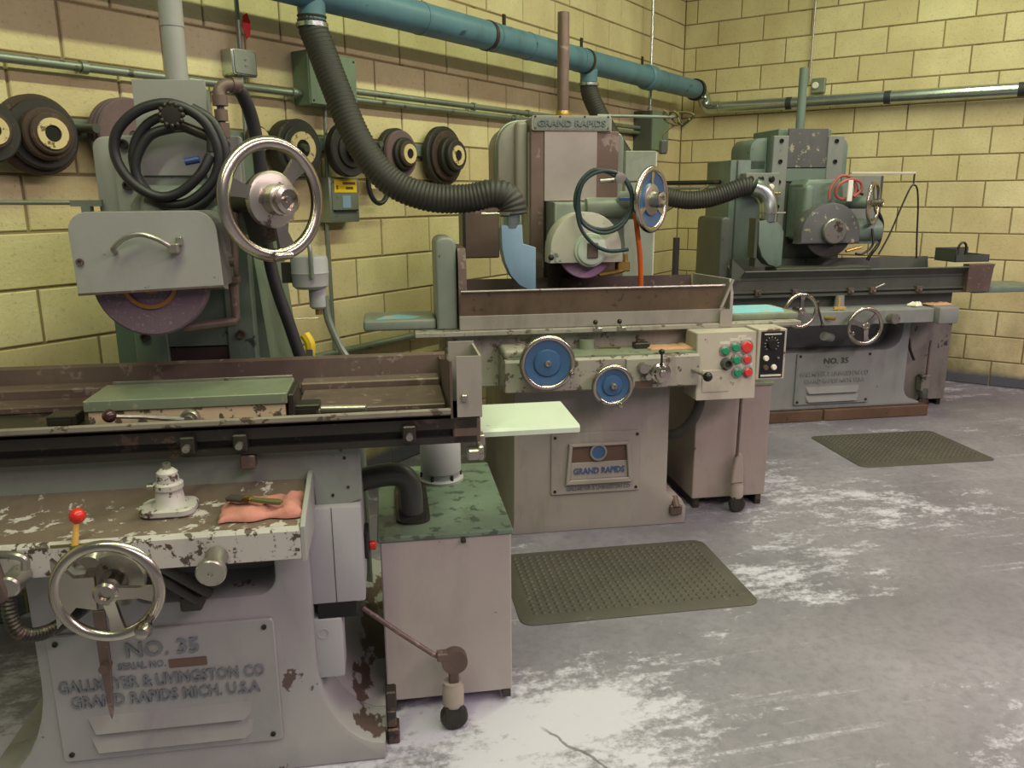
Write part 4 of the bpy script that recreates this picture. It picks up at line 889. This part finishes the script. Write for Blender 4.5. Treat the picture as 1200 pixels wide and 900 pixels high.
B().ctube([(.78, .22, 1.30), (.785, .20, 1.22), (.77, .20, 1.17), (.71, .2, 1.13), (.66, .2, 1.135)], .008, 8).build('coolant_pipe', 'black', G3)
B().tube([(.72, .24, 1.175), (.60, .22, 1.15)], .010, 8).build('coolant_nozzle', 'brass', G3)
nzp = [(-.085, 1.36), (.010, 1.38), (.075, 1.33), (.095, 1.29), (.095, 1.07), (.06, 1.055), (.0, 1.075), (-.05, 1.13), (-.08, 1.21)]
dn = B().prism(nzp, 'y', .15, .27, .006, 2).build('dust_nozzle', 'm3', G3)
B().prism([(-.088, 1.06), (-.02, 1.06), (-.088, 1.13)], 'y', .17, .26).box(-.105, -.085, .16, .26, 1.12, 1.38).build('nozzle_bracket', 'm3dark', dn)
B().ctube([(.0, .2, 1.36), (.0, .2, 1.43), (-.01, .21, 1.50), (-.05, .22, 1.56), (-.10, .23, 1.585)], .060, 20, 4).build('nozzle_elbow', 'galv', dn)
B().ring((.0, .2, 1.41), (0, 0, 1), .068, .055, .012, 24).cyl((.0, .145, 1.416), (.09, .14, 1.416), .006, seg=8).build('hose_clamp', 'steel', dn)

T3 = thing('coolant_tank', 'oily dark grey coolant tank between the right wall and the timber mounted grinder', 'tank', M3.o, -47, 'coolant tanks beside the grinders')
B().box(1.175, 1.52, .26, .80, .045, .63, .005).build('tank_body', 'tank3', T3)
B().box(1.165, 1.53, .25, .81, .63, .645, .004).build('tank_lid', 'tank3', T3)
B().box(1.20, 1.23, .27, .79, 0, .045).build('skid', 'void', T3); B().box(1.47, 1.50, .27, .79, 0, .045).build('skid', 'void', T3)
cj = caster_jack(T3, 1.30, .20, 1, 'm3dark', [(1.31, .20, .2), (1.31, .2, .44), (1.315, .2, .50)], False)
B().box(1.265, 1.335, .18, .245, .13, .25, .006).build('jack_body', 'tank3', cj)
B().ctube([(1.13, .22, .50), (1.15, .22, .52), (1.17, .22, .44), (1.21, .22, .36)], .010, 8).build('hose_stub', 'black', cj)
for i, (xa, xb) in enumerate(((-.30, .405), (.412, 1.205))):
    o = place(B().box(xa, xb, 0, .12, 0, .080, .006).build('timber_skid', 'wood'), M3, 0, 0, 0)
    tag(o, ('short brown timber under the dark green grinder base, end towards the tan tank', 'long brown timber under the nameplate of the dark green grinder')[i], 'timber')
tr = thing('drip_tray', 'small dark green tray with wire handle on the trough end', 'tray', M3.w(1.37, .12, 1.066), -47)
b = B().box(0, .26, 0, .22, 0, .006); b.box(0, .26, 0, .006, 0, .05); b.box(0, .26, .214, .22, 0, .09); b.box(0, .006, 0, .22, 0, .09); b.box(.254, .26, 0, .22, 0, .05); b.build('tray', 'm3dark', tr)
B().ctube([(.02, .02, .04), (.03, .02, .11), (.06, .02, .135), (.085, .02, .11), (.085, .02, .04)], .008, 8).build('handle', 'black', tr)
cloth('shop_rag', 'ragtan', .16, .10, .016, M3.w(1.135, -.06, .802), -40, 21, 'crumpled brown rag on the end of the dark green grinder apron')
cloth('paper_towel', 'white', .07, .07, .03, M3.w(.97, -.05, .797), -20, 33, 'small crumpled white towel on the dark green grinder apron')['category'] = 'towel'

# ------------------------------------------------------------------ ducts and hoses
def corrugated(name, mat, pts, r, label, step=.0046):
    p = resample(crom(pts, 14), step)
    o = B().tube(p, r, 20, rf=lambda i: r * (1.0, 1.0, .945, .945)[i % 4]).build(name, mat, ang=60)
    return tag(o, label, 'hose')
DZ = lambda x: 2.416 + .006 * (x + 4.8)            # the blue duct falls slightly towards the left
du = thing('air_duct', 'long blue painted round air duct hung along the left block wall', 'duct', (0, 0, 0))
B().cyl((-8.2, -.25, DZ(-8.2)), (-.30, -.25, DZ(-.3)), .078, seg=36, bev=.02).build('duct_run', 'duct_blue', du)
for x in (-4.05, -3.40, -3.05, -2.42, -1.05):
    B().cyl((x - .012, -.25, DZ(x)), (x + .012, -.25, DZ(x)), .0805, seg=36).build('duct_joint', 'duct_blue', du)
B().cyl((-1.36, -.25, DZ(-1.3)), (-1.24, -.25, DZ(-1.3)), .095, seg=36, bev=.012).build('duct_coupling', 'duct_blue', du)
for x in (-3.47, -2.33):
    B().ring((x - .014, -.25, DZ(x)), (1, 0, 0), .0825, .079, .028, 36).build('hanger_band', 'rustdark', du)
for x in (-3.30, -2.38, -1.42): B().box(x - .012, x + .012, -.255, -.245, DZ(x) + .07, DZ(x) + .14).build('hanger_strap', 'black', du)
for x in (-4.783, -2.270):
    s = B().lathe([(.062, .0), (.060, -.05), (.060, -.11)], (x, -.25, DZ(x) - .04), (0, 0, 1), 26).build('duct_takeoff', 'duct_blue', du)
    B().ring((x, -.25, DZ(x) - .155), (0, 0, 1), .070, .060, .018, 26).build('clamp_band', 'galv', s)
gd = thing('air_duct', 'bright galvanized air duct with elbow along the right block wall', 'duct', (0, 0, 0))
B().ring((-.33, -.25, DZ(-.3)), (1, 0, 0), .092, .05, .05, 32).build('reducer', 'black', gd)
pts = crom([(-.30, -.25, 2.44), (-.20, -.25, 2.435), (-.14, -.255, 2.41), (-.115, -.262, 2.37), (-.105, -.275, 2.335), (-.102, -.305, 2.308), (-.10, -.35, 2.302), (-.10, -.40, 2.301)], 2)
B().tube(pts, .056, 24).build('duct_elbow', 'galv', gd, ang=12)
B().cyl((-.10, -.36, 2.301), (-.10, -6.4, 2.255), .050, seg=32).build('duct_run', 'galv', gd)
for y in (-.37, -1.02, -1.80, -2.72): B().cyl((-.10, y + .025, 2.301 + .0075 * (y + .36)), (-.10, y - .025, 2.301 + .0075 * (y + .36)), .0515, seg=32).build('tape_band', 'duct_band', gd)
corrugated('vacuum_hose', 'hose_ribbed', [(-4.783, -.25, 2.31), (-4.783, -.252, 2.26), (-4.781, -.285, 2.19), (-4.774, -.362, 2.010), (-4.757, -.469, 1.779), (-4.710, -.593, 1.612), (-4.622, -.737, 1.537), (-4.520, -.872, 1.528), (-4.452, -.97, 1.549), (-4.415, -1.02, 1.535), (-4.401, -1.042, 1.50), (-4.396, -1.048, 1.455)], .064, 'ribbed black vacuum hose from the blue duct to the blue nozzle')
corrugated('vacuum_hose', 'hose_ribbed', [(-2.270, -.25, 2.29), (-2.275, -.262, 2.23), (-2.291, -.318, 2.13), (-2.298, -.403, 2.0), (-2.289, -.568, 1.77), (-2.255, -.750, 1.575), (-2.193, -.912, 1.508), (-2.118, -1.065, 1.507), (-2.053, -1.187, 1.545), (-2.003, -1.284, 1.584), (-1.975, -1.34, 1.588)], .062, 'ribbed black vacuum hose from the blue duct to the galvanized nozzle elbow')
# ------------------------------------------------------------------ conduits and boxes on the walls
def pipe(name, pts, r, label, mat='conduit', cat='conduit', straps=(), axis='x'):
    root = thing(name, label, cat)
    B().tube(pts, r, 14).build('pipe', mat, root)
    for q in straps:
        n = V(1, 0, 0) if axis == 'x' else V(0, 0, 1)
        s = B().lathe([(r + .001, -.012), (r + .007, -.012), (r + .007, .012), (r + .001, .012)], q, n, 16).build('coupling', mat, root)
        if axis == 'x': B().box(q[0] - .008, q[0] + .008, q[1], -.001, q[2] - .006, q[2] + .006).build('strap', 'steeldark', s)
    return root
pipe('conduit', [(-7.2, -.05, 2.0), (-4.70, -.05, 2.01)], .0165, 'long painted conduit running into the left side of the green wedge box', straps=[(-5.72, -.05, 2.005), (-4.74, -.05, 2.01)])
pipe('conduit', [(-4.38, -.055, 2.055), (-1.035, -.055, 2.085)], .0165, 'upper of two parallel conduits between the green boxes', straps=[(-3.35, -.055, 2.064), (-2.75, -.055, 2.07)])
pipe('conduit', [(-4.38, -.05, 2.015), (-1.035, -.05, 2.045)], .0145, 'lower of two parallel conduits between the green boxes', straps=[(-2.9, -.05, 2.028)])
pipe('conduit', [(-4.95, -.045, .752), (-3.2, -.045, .752)], .019, 'low green painted conduit near the floor end of the left wall')
pipe('conduit', [(-5.02, -.05, 2.16), (-5.02, -.05, 4.0)], .010, 'thin vertical conduit rising from the small square box', axis='z')
pipe('conduit', [(-5.025, -.05, 2.05), (-5.03, -.05, .4)], .010, 'thin vertical conduit dropping below the small square box', axis='z')
pipe('conduit', [(-4.55, -.05, 1.96), (-4.56, -.05, 1.63)], .010, 'short conduit from the green wedge box to the disconnect switch', axis='z')
pipe('conduit', [(-4.58, -.05, 1.42), (-4.58, -.05, .77)], .010, 'conduit dropping from the disconnect switch to the low conduit', axis='z')
pipe('conduit', [(-.93, -.10, 2.22), (-.93, -.10, 4.0)], .013, 'vertical conduit beside the corner rising through the blue duct', mat='galv', axis='z', straps=[(-.93, -.10, 2.24)])
pipe('conduit', [(-.05, -1.165, 2.47), (-.05, -1.165, 4.0)], .009, 'thin vertical conduit on the right wall above the galvanized duct', mat='steel', axis='z')
jb = thing('junction_box', 'small square steel junction box with red flag above it', 'electrical box', (-5.02, 0, 2.105))
B().prism(rrect(-.065, .065, -.055, .055, .012), 'y', -.075, -.0005, .004).build('box', 'galv', jb)
B().prism(rrect(-.055, .055, -.047, .047, .010), 'y', -.080, -.075, .002).build('cover', 'conduit', jb)
for z in (-.012, .012): B().bolt((0, -.080, z), (0, -1, 0), .005, .004).build('screw', 'steel', jb)
fl = B().prism([(-.004, -.055), (.018, -.03), (.022, .02), (.008, .055), (-.014, .04), (-.020, 0)], 'y', -.003, 0).build('red_flag', 'redtag'); fl.location = (-4.975, -.045, 2.262)
tag(fl, 'red plastic flag wedged behind the thin vertical conduit', 'flag')
wb = thing('wireway_box', 'green grey wedge shaped wireway box behind the vacuum hose', 'electrical box', (-4.54, 0, 2.08))
B().prism([(-.155, -.12), (.155, -.12), (.155, .12), (-.155, .12)], 'y', -.11, -.0005, .004).build('box', 'box_green', wb)
B().box(-.150, .150, -.114, -.11, -.115, .115, .002).build('cover', 'box_green', wb)
for x in (-.135, .135):
    for z in (-.1, .1): B().bolt((x, -.114, z), (0, -1, 0), .005, .003).build('screw', 'steeldark', wb)
db = thing('disconnect_switch', 'grey disconnect switch with yellow warning label below the wedge box', 'electrical box', (-4.50, 0, 1.525))
B().box(-.10, .10, -.10, -.0005, -.11, .11, .005, 2).build('enclosure', 'conduit', db)
B().box(-.085, .085, -.106, -.10, -.05, .10, .002).build('door', 'conduit', db)
lb = B().box(-.072, .080, -.108, -.106, .035, .098).build('warning_label', 'yellow', db)
for xa, xb, za, zb in ((-.015, .072, .073, .086), (.005, .055, .050, .063), (-.058, -.048, .050, .070)): B().box(xa, xb, -.1086, -.108, za, zb).build('print_bar', 'tagbrown', lb)
B().box(-.078, .082, -.112, -.104, -.056, -.048).build('door_slot', 'void', db)
B().box(-.02, .035, -.108, -.106, -.04, .02).build('sticker', 'nozzle_blue', db)
B().box(.10, .125, -.08, -.06, .03, .09, .003).build('switch_handle', 'red', db)
cb = thing('wireway_box', 'dark green wireway box beside the room corner', 'electrical box', (-.86, 0, 2.06))
B().box(-.17, .17, -.17, -.0005, -.16, .16, .005).build('box', 'm3dark', cb)
B().box(-.165, .165, -.175, -.17, -.155, .155, .002).build('cover', 'box_green', cb)
rj = thing('junction_box', 'small junction box with white knob on the right wall', 'electrical box', (0, -1.235, 2.43))
B().box(-.05, -.0005, -.055, .055, -.06, .06, .006).build('box', 'conduit', rj); B().cyl((-.05, .02, 0), (-.07, .02, 0), .028, seg=16, bev=.006).build('knob', 'white', rj)
pipe('conduit', [(-1.60, -.985, 1.625), (-1.60, -.06, 1.625)], .016, 'dark pipe linking the left wall to the dark green grinder cabinet', mat='steeldark')
pipe('conduit', [(-1.63, -.97, 1.585), (-1.63, -.05, 1.585)], .012, 'thin pipe below the dark pipe to the dark green grinder cabinet', mat='conduit')
o = B().ctube([(-2.42, -.55, 1.32), (-2.30, -.62, 1.34), (-2.10, -.72, 1.40), (-1.92, -.80, 1.48), (-1.78, -.88, 1.55), (-1.70, -.93, 1.60)], .012, 10).build('air_hose', 'olive'); tag(o, 'thin yellow green air hose sagging behind the ribbed hose', 'hose')

# ------------------------------------------------------------------ grinding wheels stored on wall pegs
rr = thing('wheel_rack', 'long green wooden peg rail on the left block wall', 'rack', (-4.9, 0, 1.79))
B().box(-1.6, 1.45, -.03, -.0005, -.032, .032, .003).build('rail', 'm3', rr)
for x, z, l in ((-1.205, -.035, .17), (-1.025, -.033, .15), (-.70, -.02, .12), (-.085, 0, .10), (.115, -.033, .17), (.395, -.028, .24), (.65, -.10, .12), (.83, -.03, .15), (1.235, -.025, .16), (-.86, -.005, .16), (.62, .01, .16)):
    B().cyl((x, -.03, 0), (x, -l, z), .016, seg=12).build('peg', 'm3dark', rr)
def stored_wheel(x, z, y0, layers, label, hub=('hubcream', .045, .022), tilt=0):
    # layers: (material, radius, thickness) from the wall outwards
    root = thing('grinding_wheel', label, 'grinding wheel', (x, y0, z), tilt, 'spare grinding wheels on the wall pegs')
    h = 0
    for i, (mt, r, t) in enumerate(layers):
        c = min(.006, t * .3)
        B().lathe([(.018, h), (r - c, h), (r, h + c), (r, h + t - c), (r - c, h + t), (.018, h + t)], (0, 0, 0), (0, -1, 0), 44).build(('wheel_body', 'flange', 'adapter', 'adapter')[i], mt, root)
        h += t
    if hub:
        B().lathe([(hub[1], h), (hub[1], h + .006), (hub[2], h + .006), (hub[2], h - .02)], (0, 0, 0), (0, -1, 0), 30).build('hub_ring', hub[0], root)
        B().lathe([(hub[2], h + .001), (0, h + .001)], (0, 0, 0), (0, -1, 0), 20).build('bore_shade', 'void', root)  # near-black disc closes the hole, its inner shade put in as colour
    return root
stored_wheel(-6.125, 1.755, -.125, [('wheel_black', .10, .05), ('wheel_brown', .06, .03)], 'dark spare wheel overlapping the big stepped brown wheel')
stored_wheel(-5.925, 1.757, -.04, [('wheel_brown', .136, .05), ('wheel_black', .118, .03), ('wheel_brown', .088, .035), ('wheel_brown', .070, .02)], 'large stepped brown spare wheel with cream hub beside a dark one', ('hubcream', .052, .028))
stored_wheel(-5.60, 1.77, -.05, [('wheel_pink', .140, .028), ('wheel_purple', .140, .028), ('wheel_pink', .137, .02)], 'pinkish layered spare wheel behind the grey slide cover', None)
stored_wheel(-4.985, 1.79, -.06, [('wheel_brown', .06, .03)], 'small tan spare hub behind the large chrome handwheel', ('hubcream', .05, .02))
stored_wheel(-4.785, 1.757, -.04, [('wheel_black', .132, .085), ('wheel_black', .105, .015)], 'thick black spare wheel with wide cream hub', ('hubcream', .075, .040))
stored_wheel(-4.505, 1.762, -.118, [('wheel_black', .128, .05), ('wheel_black', .085, .012), ('wheel_black', .045, .05)], 'large plain black spare wheel behind the ribbed hose', None)
stored_wheel(-4.07, 1.76, -.04, [('wheel_black', .135, .045), ('wheel_pink', .122, .03), ('wheel_black', .085, .03), ('wheel_brown', .066, .02)], 'black and pinkish stepped spare wheel with tan hub', ('hubcream', .050, .026))
stored_wheel(-3.665, 1.765, -.04, [('wheel_black', .165, .045), ('wheel_brown', .140, .02), ('wheel_black', .105, .04), ('wheel_black', .085, .03)], 'large stepped black spare wheel with yellow hub beside the round column', ('hubcream', .055, .030))
bl = thing('drive_belt', 'black drive belt hanging on a peg with a tan card', 'belt', (-4.25, -.10, 1.61))
B().tube(crom([(.075 * math.cos(a), 0, .105 * math.sin(a)) for a in [i * math.pi / 6 for i in range(12)]], 5, True), .013, 8).build('belt', 'rubber', bl)
B().box(-.035, .03, .02, .024, -.03, .09).build('card', 'hubcream', bl)

# ------------------------------------------------------------------ floor mats
def floor_mat(loc, yaw, wd, dp, label):
    root = thing('floor_mat', label, 'mat', loc, yaw, 'rubber anti-fatigue mats')
    b = B(); rings = []
    for k, z in ((0, .0), (.001, .003), (.035, .012)):
        rings.append([b.bm.verts.new((x, y, z)) for x, y in rrect(-wd / 2 + k, wd / 2 - k, -dp / 2 + k, dp / 2 - k, .05, 6)])
    for ra, rb in zip(rings, rings[1:]):
        for i in range(len(ra)): b._f([ra[i], ra[(i + 1) % len(ra)], rb[(i + 1) % len(ra)], rb[i]])
    b._f(rings[-1]); b._f(rings[0][::-1]); b.build('mat_body', 'mat_rubber', root, ang=20)
    s = B(); nx = int((wd - .13) / .031); ny = int((dp - .13) / .031)
    for j in range(ny + 1):
        for i in range(nx + 1):
            x = -wd / 2 + .065 + (wd - .13) * i / nx; y = -dp / 2 + .065 + (dp - .13) * j / ny
            s.lathe([(.0105, 0), (.0085, .0035), (.0045, .005), (0, .0052)], (x, y, .0118), (0, 0, 1), 8)
    stuff(s.build('studs', 'mat_rubber', root, ang=60))
floor_mat((-4.673, -1.758, 0), -46.5, .94, .60, 'studded dark rubber mat in front of the beige grey grinder')
floor_mat((-2.177, -2.42, 0), -48, .86, .62, 'studded dark rubber mat in front of the dark green grinder')
